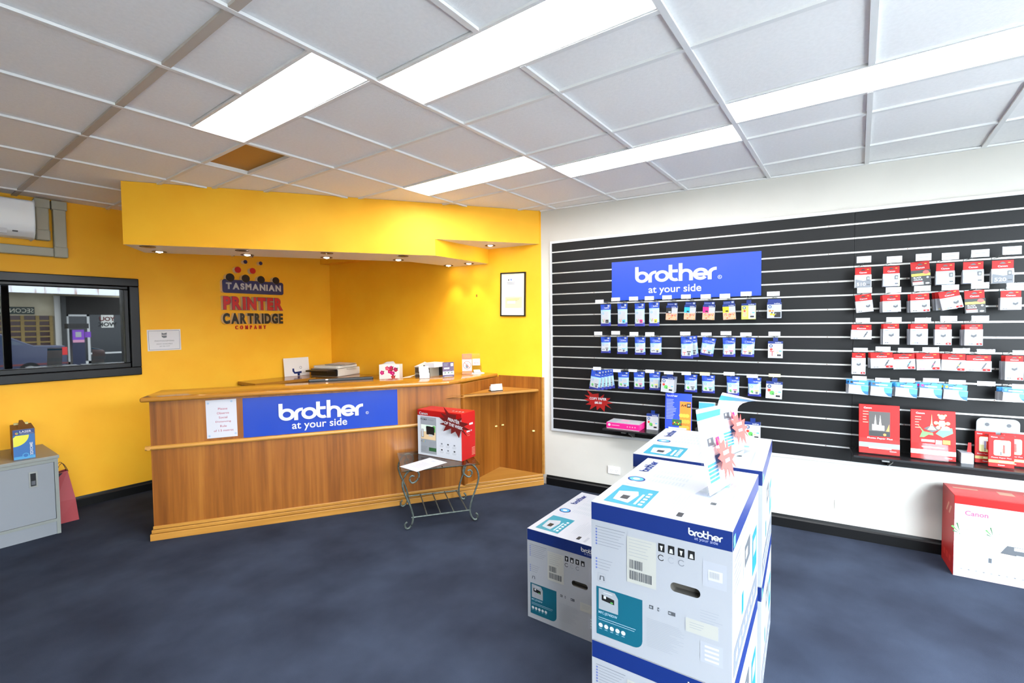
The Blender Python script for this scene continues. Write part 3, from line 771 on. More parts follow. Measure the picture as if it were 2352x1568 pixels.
def boxthing(name, label, p, ang, W, Dp, H, body, group=None, bev=.003):
    t = thing(name, label, 'box', p, ang, group); MB().box(0, W, 0, Dp, 0, H, body).build('carton', t, bevel=bev); return t
a_, b_ = on_z(960.4, 1042.3, TZ), on_z(1061.4, 1060, TZ)
PW = (b_-a_).length; PH = zat(957.3, 939.5, a_)-TZ; PD = .19
t = boxthing('printer_box', 'red and white printer carton with a starburst, on the glass side table', (a_.x, a_.y, TZ+.0008), math.atan2(b_.y-a_.y, b_.x-a_.x), PW, PD, PH, RED)
m = MB(); y = -.0008
m.rect(.002, PW-.002, .002, PH*.875, y, mat('carton_front', '#C2C4CA', .4)); m.rect(.035, PW*.44, .02, PH*.855, y-.0005, LGREY)
m.text('Canon', PW*.045, PH*.925, PH*.062, y-.0005, WHITE, w=PW*.20, bold=.03, al='l')
m.text('PIXMA', PW*.075, PH*.795, PH*.04, y-.001, BLACK, w=PW*.155, bold=.01, al='l'); m.text('TS3660', PW*.24, PH*.79, PH*.036, y-.001, GREYT, w=PW*.14, al='l')
m.rect(.04, PW*.425, PH*.36, PH*.68, y-.001, mat('photo_tan', '#D8BC92', .5)); m.rect(.04, PW*.425, PH*.53, PH*.68, y-.0014, mat('photo_pale', '#DDE6DA', .5))
m.rect(PW*.20, PW*.30, PH*.62, PH*.67, y-.0016, mat('photo_mint', '#B5DDC0', .5)); m.rect(PW*.36, PW*.42, PH*.53, PH*.67, y-.0016, GREEN)
m.poly([(PW*.215, PH*.47), (PW*.395, PH*.47), (PW*.40, PH*.62), (PW*.38, PH*.65), (PW*.22, PH*.655), (PW*.205, PH*.63)], y-.002, BLACK); m.poly([(PW*.26, PH*.435), (PW*.37, PH*.435), (PW*.355, PH*.48), (PW*.27, PH*.48)], y-.0024, WHITE)
m.poly(rrect(PW*.095, PW*.15, PH*.40, PH*.58, .006), y-.002, DGREY); m.poly(rrect(PW*.10, PW*.145, PH*.41, PH*.575, .004), y-.0024, WHITE)
for k in range(4): m.rect(PW*(.08+.03*k), PW*(.095+.03*k), PH*.30, PH*.315, y-.001, [BLACK, GREYT, YLW, CYAN][k])
m.rect(PW*.265, PW*.435, PH*.11, PH*.19, y-.001, DGREEN); lines(m, PW*.07, PW*.24, PH*.20, PH*.02, 6, y-.001, GREYT); lines(m, PW*.27, PW*.43, PH*.31, PH*.03, 4, y-.001, GREYT)
for i in range(3):
    for j in range(2):
        cx, cz = PW*(.56+.14*i), PH*(.31-.13*j); m.rect(cx-.008, cx+.008, cz-.006, cz+.006, y-.0005, BLACK if (i+j) % 2 else GREYT); lines(m, cx-.022, cx+.022, cz-.014, .006, 3, y-.0005, LGREY)
m.build('print', t)
m = MB(); y = PW+.0008                           # printed end panel
def rp(m, y0, y1, z0, z1, mt, off=0): m.face([(y+off, y0, z0), (y+off, y1, z0), (y+off, y1, z1), (y+off, y0, z1)], mt)
rp(m, PD*.55, PD*.82, PH*.72, PH*.76, WHITE); rp(m, PD*.35, PD*.6, PH*.575, PH*.61, WHITE); rp(m, PD*.65, PD*.73, PH*.58, PH*.61, LGREY); rp(m, PD*.35, PD*.6, PH*.50, PH*.505, PEACH); rp(m, PD*.35, PD*.55, PH*.54, PH*.545, PEACH)
for k in range(6): rp(m, PD*.72, PD*.95, PH*(.06+.03*k), PH*(.07+.03*k), PEACH)
m.build('end_print', t)
m = MB()
for k in range(4): m.face([(PW*(.70+.07*k), PD*.3, PH+.001), (PW*(.73+.07*k), PD*.3, PH+.001), (PW*(.73+.07*k), PD*.42, PH+.001), (PW*(.70+.07*k), PD*.42, PH+.001)], WHITE)
m.face([(.02, PD*.48, PH+.0008), (PW-.02, PD*.48, PH+.0008), (PW-.02, PD*.52, PH+.0008), (.02, PD*.52, PH+.0008)], DRED); m.build('top_print', t)
# starburst sticker, a card standing off the corner of the carton
BUR = [(-48, 62), (-22, 38), (3, 44), (4, 18), (26, 41), (22, 20), (52, 22), (38, 3), (62, -5), (36, -13), (56, -38), (30, -20), (27, -58), (10, -34), (-4, -52), (-7, -27), (-34, -53), (-28, -24), (-52, -24), (-33, -8), (-58, 6), (-38, 12), (-56, 30), (-32, 27)]
def burst(name, label, loc, rot, sx, sz, mt, rows, tm=WHITE, grp=None):
    t = thing(name, label, 'starburst', loc, rot=rot, group=grp)
    MB().slab([(-p[0]*sx*-1, p[1]*sz) for p in BUR][::-1], -.0015, 0, mt).build('card', t)
    m = MB()
    for (s_, cx, cz, h, w_, r_) in rows: m.text(s_, cx, cz, h, -.0022, tm, w=w_, bold=.03, rot=r_)
    m.build('lettering', t); return t
bx = Matrix.Rotation(math.atan2(b_.y-a_.y, b_.x-a_.x), 4, 'Z')
pb = Vector((a_.x, a_.y, TZ)) + bx @ Vector((PW*.885, -.03, PH*.80))
burst('starburst_sign', 'dark red printer of the week starburst on the red and white carton', pb, (0, math.radians(12), math.atan2(b_.y-a_.y, b_.x-a_.x)+.08), .0026, .00175, DRED,
      [('PRINTER', -.005, .022, .026, .115, 0), ('OF THE WEEK', 0, -.016, .026, .185, 0)])

# ================================================================ on top of the counter
p = on_z(975.5, 869.5, TOPZ)
t = thing('card_rack', 'tiered rack of white business cards on the counter top', 'card holder', (p.x, p.y, TOPZ), CA)
m = MB()
for k in range(3): m.box(-.05, .05, .012+.022*k, .016+.022*k, .0, .045+.032*k, ACRYL)
m.box(-.05, .05, 0, .075, .0, .003, ACRYL); m.build('rack', t)
for k in range(3):
    c = MB(); c.box(-.046, .046, .001+.022*k, .011+.022*k, .004+.03*k, .054+.03*k, NPAPER); c.text('PRINTER', -.012, .025+.03*k, .009, .022*k+.0004, RED, w=.04); c.text('TASMANIAN', -.012, .038+.03*k, .006, .022*k+.0004, SKYB, w=.04); c.build('cards', t)
p = on_z(1030, 866.5, TOPZ)
t = thing('leaflet_stand', 'purple flyer in a clear stand on the counter top', 'flyer stand', (p.x, p.y, TOPZ), CA+.12)
H = zat(1030, 831, p)-TOPZ; W_ = .115
m = MB(); m.box(-W_/2-.003, W_/2+.003, -.003, 0, 0, H, ACRYL); m.box(-W_/2-.003, W_/2+.003, -.003, .06, 0, .003, ACRYL); m.build('holder', t)
m = MB(); y = -.0035
m.box(-W_/2, W_/2, .0005, .002, .004, H-.002, PURPLE); m.rect(-W_/2, W_/2, .006, .02, y, mat('deep_purple', '#4C3B63', .4)); m.rect(-W_/2, W_/2, .026, .06, y, mat('crowd_pale', '#B7BCCB', .5))
for k in range(9): m.disc(-W_/2+.012+.0115*k, .035+.012*(k % 3), .007, y-.0005, [WHITE, DGREEN, LGREY][k % 3], n=8)
m.rect(-.045, .01, .083, .098, y-.0005, WHITE); lines(m, -.05, .005, H-.012, .006, 5, y-.0005, LGREY); m.poly(rrect(.022, .05, H-.042, H-.012, .005), y-.0005, WHITE); m.rect(-W_/2+.015, W_/2-.015, .009, .013, y-.0006, WHITE)
m.build('flyer', t)
ptl = on_z(1073, 859.5, TOPZ); ptl = Vector((ptl.x, ptl.y, TOPZ))
t = thing('phone_ban_sign', 'red and white sign with a crossed out mobile phone in a clear stand', 'sign', (ptl.x, ptl.y, TOPZ), CA-.12)
H = zat(1076, 810, ptl)-TOPZ; W_ = .1
m = MB(); m.box(-W_/2-.003, W_/2+.003, -.003, 0, 0, H, ACRYL); m.box(-W_/2-.003, W_/2+.003, -.003, .055, 0, .003, ACRYL); m.build('holder', t)
m = MB(); y = -.0035; rdo = mat('sign_orange_red', '#EE6A45', .4)
m.box(-W_/2, W_/2, .0005, .002, .004, H-.012, NPAPER); m.rect(-W_/2, W_/2, H*.70, H-.012, y, rdo); m.rect(-W_/2, W_/2, .004, H*.165, y, rdo)
for k in range(3): m.text(('Please do not use', 'any mobile phone', 'at the counter')[k], 0, H*(.885-.055*k), H*.032, y-.0005, YLW, w=W_*.74)
for k in range(2): m.text(('thank you for your', 'co-operation')[k], 0, H*(.125-.055*k), H*.03, y-.0005, YLW, w=W_*.7)
m.stroke(arc(0, H*.43, H*.175, 0, 360, 28), .005, y-.0006, rdo); m.poly(rrect(-.014, .012, H*.30, H*.45, .004), y-.0004, GREYT); m.stroke([(-.005, H*.45), (.002, H*.53), (.016, H*.50)], .004, y-.0004, GREYT)
m.stroke([(-.027, H*.55), (.027, H*.31)], .005, y-.0008, rdo); m.build('sign_card', t)
q = on_z(1104, 853, TOPZ); q = Vector((XR(3.26)-.10, 3.26, TOPZ))
t = thing('doily', 'round white paper doily on the counter top', 'doily', (q.x, q.y, TOPZ))
m = MB(); n = 36
m.prism([(.095*(1+.05*(k % 2))*math.cos(2*PI*k/n), .095*(1+.05*(k % 2))*math.sin(2*PI*k/n)) for k in range(n)], .0005, .0025, NPAPER); m.build('lace', t)
t = thing('brochure_holder', 'tall clear holder of small white cards on the doily', 'card holder', (q.x+.025, q.y-.005, TOPZ+.003), CA-.12)
H = .20; m = MB(); m.box(-.045, .045, .045, .048, 0, H, ACRYL); m.box(-.045, .045, -.035, -.032, 0, .105, ACRYL); m.box(-.045, -.042, -.032, .045, 0, .07, ACRYL); m.box(.042, .045, -.032, .045, 0, .07, ACRYL); m.box(-.045, .045, -.035, .048, 0, .003, ACRYL); m.build('holder', t)
m = MB(); m.box(-.04, .04, .04, .0445, .075, .145, NPAPER); m.text('TASMANIAN', 0, .118, .010, .039, SKYB, w=.05, bold=.02); m.text('PRINTER', 0, .10, .012, .039, RED, w=.05, bold=.02); m.build('card', t)
m = MB(); m.face([(-.035, -.03, .012), (.035, -.03, .012), (.035, .03, .03), (-.035, .03, .03)], NPAPER); m.box(-.036, .036, -.03, .03, .004, .011, NPAPER); m.build('card_stack', t)
p0, p1 = on_z(1120, 900, .95), on_z(1157, 897, .95)
t = thing('card_box', 'clear box of pale cards on a black base on the niche shelf', 'card holder', (p0.x+.03, p0.y-.02, .9505), math.atan2(p1.y-p0.y, p1.x-p0.x)+.05)
m = MB(); m.box(0, .13, 0, .06, 0, .008, PLBLK); m.build('base', t)
m = MB(); m.face([(.004, .004, .009), (.126, .004, .009), (.126, .016, .068), (.004, .016, .068)], mat('pale_card', '#DDDDE2', .5)); m.build('front_card', t)
m = MB(); m.box(.004, .126, .02, .055, .009, .055, ACRYL); m.box(.008, .122, .024, .05, .010, .045, NPAPER); m.build('card_tray', t)

# ================================================================ behind the counter
BZ = .99
bench = thing('back_bench', 'oak bench behind the counter in the yellow corner', 'bench', (3.0, 5.0, 0))
m = MB(); pts = [(2.42, 5.20), (3.12, 5.20), (XR(3.72)-.50, 3.72), (XR(3.72)-.03, 3.72), (XR(YL)-.03, YL-.03), (2.42, YL-.03)]
MB().prism([(a-3.0, c-5.0) for a, c in pts], BZ-.03, BZ, WOODTOP).build('bench_top', bench)
MB().prism([(a-3.0, c-5.0) for a, c in [(2.45, 5.24), (3.15, 5.24), (XR(3.72)-.46, 3.75), (XR(3.72)-.04, 3.75), (XR(YL)-.04, YL-.04), (2.45, YL-.04)]], 0, BZ-.03, WOOD).build('carcass', bench)
desk = thing('work_desk', 'low desk tucked behind the counter under the monitor', 'desk', (*cw(.6, .48)[:2], 0), CA)
MB().box(0, .95, 0, .42, .70, .73, CABT).build('desk_top', desk)
for (a, c) in ((.02, .02), (.89, .02), (.02, .36), (.89, .36)): MB().box(a, a+.04, c, c+.04, 0, .70, PLBLK).build('leg', desk)
xa = on_line(708, 871, cw(0, .56), cw(1, .56)); xb = on_line(857, 864, cw(0, .56), cw(1, .56))
MWd = (Vector((xb.x, xb.y))-Vector((xa.x, xa.y))).length; mz = (xa.z+xb.z)/2
t = thing('monitor', 'back of a black computer monitor behind the counter', 'monitor', ((xa.x+xb.x)/2, (xa.y+xb.y)/2, .731), CA)
MB().box(-MWd/2, MWd/2, -.03, .01, mz-.73-.34, mz-.73, PLBLK).build('screen', t, bevel=.01)
m = MB(); m.box(-.04, .04, .01, .03, .02, .25, PLBLK); m.build('stand', t); MB().box(-.12, .12, -.05, .12, .001, .015, PLBLK).build('base', t, bevel=.004)
MB().box(-.14, -.12, -.031, -.029, mz-.73-.012, mz-.73-.004, mat('indicator_lamp', '#FFC0A8', .3, emit=2)).build('indicator', t)
# leaning white board
x0, zt = lwp(651.5, 823, .05); x1, _ = lwp(709, 822, .05)
t = thing('white_panel', 'white board with a blue mark leaning against the yellow wall', 'board', ((x0+x1)/2, YL-.065, BZ), rot=(math.radians(-6), 0, 0))
hw = (x1-x0)/2; hh = zt-BZ
MB().box(-hw, hw, 0, .008, .002, hh, mat('board_white', '#E6E0DC', .5)).build('panel', t)
m = MB(); y = -.0008
m.stroke([(-hw*.3, hh*.42), (-hw*.3, hh*.28), (-hw*.2, hh*.18), (0, hh*.18), (hw*.35, hh*.2)], .024, y, NAVY); m.stroke([(hw*.1, hh*.20), (hw*.1, .004)], .03, y, NAVY); m.stroke(arc(hw*.3, hh*.45, .014, 0, 360, 14), .004, y, GREYT); m.build('mark', t)
# multifunction printer
pc = on_line(772, 855, (0, 5.26), (4, 5.26))
t = thing('office_printer', 'grey and black multifunction printer on the bench in the corner', 'printer', (pc.x, pc.y, BZ), math.radians(-74))
ht = zat(765, 833, pc)-BZ
w2, d2 = .21, .20
MB().box(-w2, w2, -d2, d2, 0, ht*.62, PLGRY, front=PLBLK).build('body', t, bevel=.012)
MB().prism([(-.17, -d2-.13), (.15, -d2-.13), (.17, -d2), (-.18, -d2)], ht*.42, ht*.56, PLBLK).build('output_tray', t, bevel=.006)
MB().box(-w2+.01, w2-.02, -d2-.012, -d2+.02, ht*.05, ht*.60, PLBLK).build('front_panel', t, bevel=.005)
MB().prism([(-w2+.01, -d2+.02), (w2-.02, -d2+.02), (w2-.02, d2-.02), (-w2+.01, d2-.02)], ht*.63, ht*.86, PLGRY).build('scanner_lid', t, bevel=.03)
MB().prism([(-.05, -.14), (w2-.01, -.14), (w2-.01, .12), (-.05, .12)], ht*.87, ht*.93, mat('feeder_grey', '#8E9498', .4)).build('feeder_slot', t, bevel=.006)
m = MB(); m.face([(-.03, -.12, ht*.95), (w2+.03, -.12, ht*.90), (w2+.03, .1, ht*.97), (-.03, .1, ht*1.0)], NPAPER); m.build('feeder_paper', t)
MB().box(w2, w2+.03, -.06, .10, ht*.55, ht*.59, PLGRY).build('side_shelf', t)
# tissue cube
s_, z_ = rwp(898, 850, .33); lo = rw(s_, .33)
t = thing('tissue_box', 'floral pink tissue box on the bench behind the counter', 'tissue box', (lo[0], lo[1], BZ), THR+.45)
FLW = mat('floral_carton', '#EDE3D8', .5)
hT = zat(898, 836, lo)-BZ; hw = .115
MB().box(-hw, hw, -.06, .06, 0, hT, FLW).build('carton', t, bevel=.003)
m = MB(); rnd = random.Random(5)
for k in range(9):
    cx, cz = rnd.uniform(-hw+.03, hw-.03), rnd.uniform(.03, hT-.025); c = rnd.choice((MAG, mat('petal_pink', '#E0566E', .5), RED2))
    for a in range(5): m.disc(cx+.014*math.cos(a*1.257+k), cz+.014*math.sin(a*1.257+k), .0115, -.0606-.0003*(a % 2), c, n=8)
    m.poly([(cx+.01, cz+.012), (cx+.032, cz+.022), (cx+.016, cz+.004)], -.0612, DGREEN)
m.build('flowers', t)
m = MB(); m.face([(-.08, -.03, hT), (-.03, -.05, hT+.03), (.04, -.03, hT+.035), (.05, .02, hT)], NPAPER); m.face([(-.10, .03, hT+.005), (-.03, -.05, hT+.03), (.04, -.03, hT+.035), (.02, .04, hT+.01)], NPAPER); m.build('tissue', t)
# loose papers
s_, z_ = rwp(938, 866, .34); lo = rw(s_, .34)
t = thing('paper_stack', 'low stack of papers on the bench beside the tissue box', 'papers', (lo[0], lo[1], BZ), THR)
hP = max(.03, zat(944, 865, lo)-BZ)
MB().box(-.08, .06, -.09, .09, 0, hP*.7, mat('paper_grey', '#CFCAD4', .6)).build('stack', t)
m = MB(); m.face([(-.07, -.09, hP*.72), (.05, -.1, hP*.75), (.06, .06, hP*1.5), (-.02, .08, hP*.9)], mat('paper_warm', '#E6D6C8', .6)); m.build('loose_sheet', t)
# drawer tower
s_, z_ = rwp(984, 850, .16); lo = rw(s_, .16)
t = thing('drawer_unit', 'small clear plastic drawer tower topped with papers behind the counter', 'drawer unit', (lo[0], lo[1], BZ), THR)
hD = zat(1012, 841, lo)-BZ; w2 = .11
DRW = mat('drawer_frame', '#8E8A80', .4)
MB().box(-w2, w2, -.10, .12, 0, hD, DRW).build('frame', t, bevel=.004)
for i in range(2):
    for j in range(2):
        MB().box(-w2+.012+i*w2, -.008+i*w2, -.106, -.10, .012+j*hD/2, hD/2-.006+j*hD/2, mat('drawer_smoke', '#4A4038', .2)).build('drawer', t)
m = MB(); m.face([(-.13, -.09, hD+.002), (.03, -.10, hD+.012), (.05, .05, hD+.012), (-.12, .08, hD+.045)], NPAPER); m.box(.02, .15, -.08, .08, hD+.001, hD+.05, NPAPER); m.box(-.02, .03, -.06, .06, hD+.001, hD+.02, PLBLK); m.build('papers', t)
s_, z_ = rwp(1052, 850, .10); lo = rw(s_, .10); lo = (XR(3.745)-.068, 3.745)
t = thing('camera_bag', 'small black case beside the plastic drawer tower', 'case', (lo[0], lo[1], BZ), THR)
hb = zat(1050, 838, lo)-BZ
MB().box(-.045, .04, -.045, .045, 0, hb, PLBLK).build('case', t, bevel=.015); MB().box(.038, .052, -.025, .025, hb*.45, hb*.62, PLBLK).build('latch', t, bevel=.004)

# ================================================================ framed certificate
P = [rwp(u, v, .018) for u, v in ((1147, 628.5), (1204, 622), (1208.5, 724.5), (1151, 727.5))]
cx, cz = sum(p[0] for p in P)/4, sum(p[1] for p in P)/4; W_ = (P[1][0]-P[0][0]+P[2][0]-P[3][0])/2; H_ = (P[0][1]-P[3][1]+P[1][1]-P[2][1])/2
t = thing('framed_certificate', 'black framed letter and brown slip on a cream mount on the yellow wall', 'picture frame', rw(cx, 0, cz), rot=(0, math.radians(1.2), THR))
f = .012; hw, hh = W_/2, H_/2
m = MB(); m.box(-hw, hw, -.02, 0, hh-f, hh, PLBLK); m.box(-hw, hw, -.02, 0, -hh, -hh+f, PLBLK); m.box(-hw, -hw+f, -.02, 0, -hh+f, hh-f, PLBLK); m.box(hw-f, hw, -.02, 0, -hh+f, hh-f, PLBLK); m.build('frame', t)
MB().box(-hw+f, hw-f, -.010, -.001, -hh+f, hh-f, CREAMP).build('mount', t)
m = MB(); m.rect(-hw*.60, hw*.72, -hh*.08, hh*.76, -.0106, mat('letter_paper', '#ECEDF2', .6)); m.disc(-hw*.35, hh*.66, .010, -.0110, GREYT); m.disc(-hw*.15, hh*.67, .009, -.0110, mat('crest_blue', '#5A7AC8', .5))
lines(m, -hw*.48, hw*.2, hh*.56, .014, 2, -.0110, GREYT, .005); lines(m, -hw*.46, hw*.5, hh*.40, .022, 8, -.0110, LGREY, .003, 3); m.build('letter', t)
m = MB(); m.rect(-hw*.62, hw*.72, -hh*.62, -hh*.12, -.0106, MANILA); lines(m, -hw*.5, hw*.6, -hh*.19, .009, 3, -.0110, mat('manila_ink', '#C9A860', .6), .004); m.rect(-hw*.45, hw*.2, -hh*.42, -hh*.28, -.0110, CREAMP); m.build('slip', t)
s_, z_ = rwp(1095, 679, .005)
tag(MB().box(-.003, .003, -.012, 0, -.012, .014, mat('rust', '#8A4A1C', .6)).build('wall_nail', loc=rw(s_, 0, z_), rz=THR), 'small rusty nail in the yellow wall beside the framed certificate', 'nail')
# power outlets
def outlet(u0, v0, u1, v1, label):
    a, b_ = rwp(u0, v0, .01), rwp(u1, v1, .01)
    t = thing('power_outlet', label, 'power outlet', rw((a[0]+b_[0])/2, 0, (a[1]+b_[1])/2), THR, 'double power outlets')
    MB().box(-.058, .058, -.011, 0, -.036, .036, ACW).build('plate', t, bevel=.004)
    for sx in (-1, 1):
        MB().box(sx*.042-.009, sx*.042+.009, -.014, -.011, .016, .028, ACW).build('switch', t, bevel=.0015)
        m = MB()
        for (px, pz, r_) in ((-.008, .0, .5), (.008, .0, -.5), (0, -.014, 0)):
            m.stroke([(sx*.024+px-math.sin(r_)*.004, pz-.004), (sx*.024+px+math.sin(r_)*.004, pz+.004)], .0022, -.0114, DGREY)
        m.build('socket', t)
outlet(1395, 1070, 1425, 1090, 'white double power outlet below the pink paper ream'); outlet(1917, 1148, 1962, 1174, 'white double power outlet between the stacked cartons and the big red carton')
# ================================================================ slatwall
SZ0, PIT = 2.288, .1012
SL, SEAM, SR = .112, 2.50, 4.90
STOP, SBOT = 2.372, .572
slw = thing('slatwall', 'long black slatwall panelling with pale rails on the white wall', 'slatwall', rw(0, 0, 0), THR)
T_ = .018
for (a, b_) in ((SL, SEAM-.001), (SEAM+.001, SR)):
    tops = [STOP]+[SZ0-PIT*k-.0075 for k in range(17)]; bots = [SZ0-PIT*k+.0075 for k in range(17)]+[SBOT]
    for zt, zb in zip(tops, bots): MB().box(a, b_, -T_, -.002, zb, zt, SLATB).build('slat', slw)
    for k in range(17): z = SZ0-PIT*k; MB().box(a, b_, -T_+.003, -.001, z-.0055, z+.0055, SLATR).box(a, b_, -.003, 0, z-.0075, z+.0075, PLBLK).build('rail', slw)
scr = MB()
for k in range(0, 17):
    for j in range(10):
        s_ = SL+.425+j*.452+(0 if k % 2 == 0 else 4.0)
        if s_ < SR: scr.box(s_-.003, s_+.003, -T_+.001, -T_+.003, SZ0-PIT*k-.0035, SZ0-PIT*k+.0035, mat('screw_head', '#6A4A3A', .4))
scr.build('screws', slw)['kind'] = 'stuff'
for (a, b_, c, d_) in ((SL-.02, SR, STOP, STOP+.022), (SL-.02, SR, SBOT-.022, SBOT), (SL-.02, SL, SBOT, STOP)): MB().box(a, b_, -.024, 0, c, d_, ALU).build('frame_trim', slw)

# brother sign on the slats
P = [rwp(u, v, .03) for u, v in ((1406, 602), (1749, 576.5), (1748, 680), (1404, 689))]
cx, cz = sum(p[0] for p in P)/4, sum(p[1] for p in P)/4; W_ = (P[1][0]-P[0][0]+P[2][0]-P[3][0])/2; H_ = (P[0][1]-P[3][1]+P[1][1]-P[2][1])/2
t = thing('wall_banner', 'blue brother at your side board mounted on the black slatwall', 'sign', rw(cx, T_, cz), rot=(0, 0, THR))
MB().box(-W_/2, W_/2, -.01, -.001, -H_/2, H_/2, BLUE2).build('board', t)
m = MB(); brother(m, -.045*W_, .14*H_, W_*.555, H_*.43, -.0108, WHITE); m.build('logo_lettering', t); m = MB(); m.text('at your side', -.045*W_, -.28*H_, H_*.235, -.0108, WHITE, w=W_*.36, bold=.012, res=5); m.build('slogan_lettering', t); m = MB()
r0 = H_*.04; m.stroke(arc(W_*.252, -.03*H_, r0, 0, 360, 20), r0*.25, -.0108, WHITE); m.text('R', W_*.252, -.03*H_, r0*1.1, -.0108, WHITE); m.build('registered_mark', t)

# ---------------------------------------------------------------- hooks and price tickets
TKT = mat('ticket_white', '#B4B4B8', .5); TKTY = mat('ticket_cream', '#B4AE88', .5); INK = mat('ticket_ink', '#80838F', .6)
def hook(s, k, tk, dt, label, cream=False, plen=None):
    zk = SZ0-PIT*k
    a, b_ = rwp(tk[0], tk[2], dt), rwp(tk[1], tk[3], dt)
    w_ = b_[0]-a[0]; h = a[1]-b_[1]
    tx, tz = (a[0]+b_[0])/2-s, (a[1]+b_[1])/2-zk; ty = -(dt-T_)
    t = thing('price_hook', label, 'hook', rw(s, T_, zk), THR, 'wire hooks with price tickets on the slatwall')
    m = MB(); m.box(-.018, .018, -.004, 0, -.006, .006, STEEL); m.tube([(-.006, -.003, 0), (-.006, -dt*.75, 0), (-.006, -dt*.82, .012)], .0022, STEEL, n=6)
    m.build('peg', t)
    m = MB(); m.tube([(.008, -.003, .003), (.008, -.03, .012), (tx*.6+.004, ty*.75, tz*.55), (tx, ty+.003, tz)], .0018, STEEL, n=6); m.build('ticket_arm', t)
    m = MB(); m.box(tx-w_/2, tx+w_/2, ty, ty+.002, tz-h/2, tz+h/2, ACRYL); m.build('ticket_holder', t)
    m = MB(); m.box(tx-w_/2+.002, tx+w_/2-.002, ty-.0012, ty-.0002, tz-h/2+.002, tz+h/2-.002, TKTY if cream else TKT)
    m.rect(tx-w_*.28, tx+w_*.28, tz-.001, tz+.0025, ty-.0016, INK); m.build('ticket', t)
    return t
def place(u0, u1, v0, v1, d):
    vm = (v0+v1)/2; s0 = rwp(u0, vm, d)[0]; s1 = rwp(u1, vm, d)[0]; um = (u0+u1)/2
    return (s0+s1)/2, rwp(um, v0, d)[1], s1-s0, rwp(um, v0, d)[1]-rwp(um, v1, d)[1]

FOIL = mat('blue_foil', '#213F98', .25); FOILP = mat('violet_foil', '#3B3F8F', .25); FOILL = mat('pale_blue_foil', '#7FA2BC', .25)
RING = mat('ring_blue', '#3C8FC8', .4)
def pouch(s, d, z, w_, h, sw, label, tilt=0, style='short', icon='green', group=None, head=None):
    t = thing('ink_pouch', label, 'ink pouch', rw(s, d, z), rot=(0, math.radians(-tilt), THR), group=group)
    hd = .26 if style == 'tall' else .34
    if head: hd = head
    m = MB(); nx, nz = 6, 12; bul = .014
    def pt(i, j):
        X = -w_/2+w_*i/nx; q = j/nz; Z = -h*q
        e = math.sin(PI*min(max((q-.16)/.84, 0), 1))**.6*math.sin(PI*i/nx)**.5
        X *= 1-.05*math.sin(PI*min(max((q-.1)/.9, 0), 1))+.04*(q < .05)
        return X, Z, e
    for j in range(nz):
        q = (j+.5)/nz; mt = FOIL if q < hd else (FOILP if q > .86 else FOILL)
        for i in range(nx):
            m.face([(pt(a, b_)[0], -bul*pt(a, b_)[2], pt(a, b_)[1]) for a, b_ in ((i, j+1), (i+1, j+1), (i+1, j), (i, j))], mt)
            m.face([(pt(a, b_)[0], .001+bul*.8*pt(a, b_)[2], pt(a, b_)[1]) for a, b_ in ((i, j), (i+1, j), (i+1, j+1), (i, j+1))], FOIL)
    m.build('foil_bag', t, smooth=True)
    m = MB(); y = -bul-.0012; x0, x1 = -w_*.38, w_*.36; z1, z0 = -h*(hd+.06), -h*.88
    m.rect(x0, x1, z0, z1, y, PAPER)
    L = z1-z0
    m.stroke(arc(x0+w_*.17, z1-L*.17, w_*.085, 0, 360, 14), w_*.035, y-.0004, RING); lines(m, x0+w_*.42, x1-w_*.05, z1-L*.08, L*.09, 4, y-.0004, LGREY, L*.02)
    sx = x0+w_*.42
    if style == 'tall': m.rect(sx, sx+w_*.28, z0+L*.04, z0+L*.30, y-.0004, sw); m.rect(sx+w_*.06, sx+w_*.2, z0+L*.08, z0+L*.2, y-.0008, DGREY); m.stroke([(x0+w_*.1, z0+L*.35), (x0+w_*.2, z0+L*.12)], w_*.05, y-.0004, GREEN); m.stroke([(x0+w_*.3, z0+L*.36), (x0+w_*.24, z0+L*.12)], w_*.04, y-.0004, RED2)
    else:
        m.rect(sx-w_*.02, x1-w_*.03, z0+L*.36, z0+L*.44, y-.0004, sw); m.rect(sx+w_*.05, sx+w_*.22, z0+L*.06, z0+L*.30, y-.0004, DGREY)
        if icon == 'green': m.disc(x0+w_*.2, z0+L*.3, w_*.1, y-.0004, GREEN, n=10); m.poly([(x0+w_*.2, z0+L*.3), (x0+w_*.32, z0+L*.1), (x0+w_*.2, z0+L*.14)], y-.0008, DGREEN)
        elif icon == 'red': m.stroke([(x0+w_*.06, z0+L*.33), (x0+w_*.34, z0+L*.33)], w_*.04, y-.0004, RED2); m.stroke([(x0+w_*.2, z0+L*.33), (x0+w_*.2, z0+L*.06)], w_*.04, y-.0004, RED2); m.stroke([(x0+w_*.1, z0+L*.52), (x0+w_*.32, z0+L*.52)], w_*.025, y-.0004, PEACH)
        else: m.stroke([(x0+w_*.06, z0+L*.28), (x0+w_*.16, z0+L*.2), (x0+w_*.22, z0+L*.3), (x0+w_*.33, z0+L*.22)], w_*.045, y-.0004, BLACK)
    m.build('label', t)
    m = MB(); brother(m, w_*.17, -h*hd*.62, w_*.46, h*.055, -bul*.95, WHITE); m.poly([(-w_*.12, -h*.05), (w_*.12, -h*.05), (w_*.07, -h*.085), (-w_*.07, -h*.085)], -bul*.55, PLBLK)
    m.poly([(w_*.22, -h*.03), (w_*.4, -h*.03), (w_*.4, -h*.12), (w_*.22, -h*.12)], -bul*.6, LGREY); m.build('header_print', t)
    return t
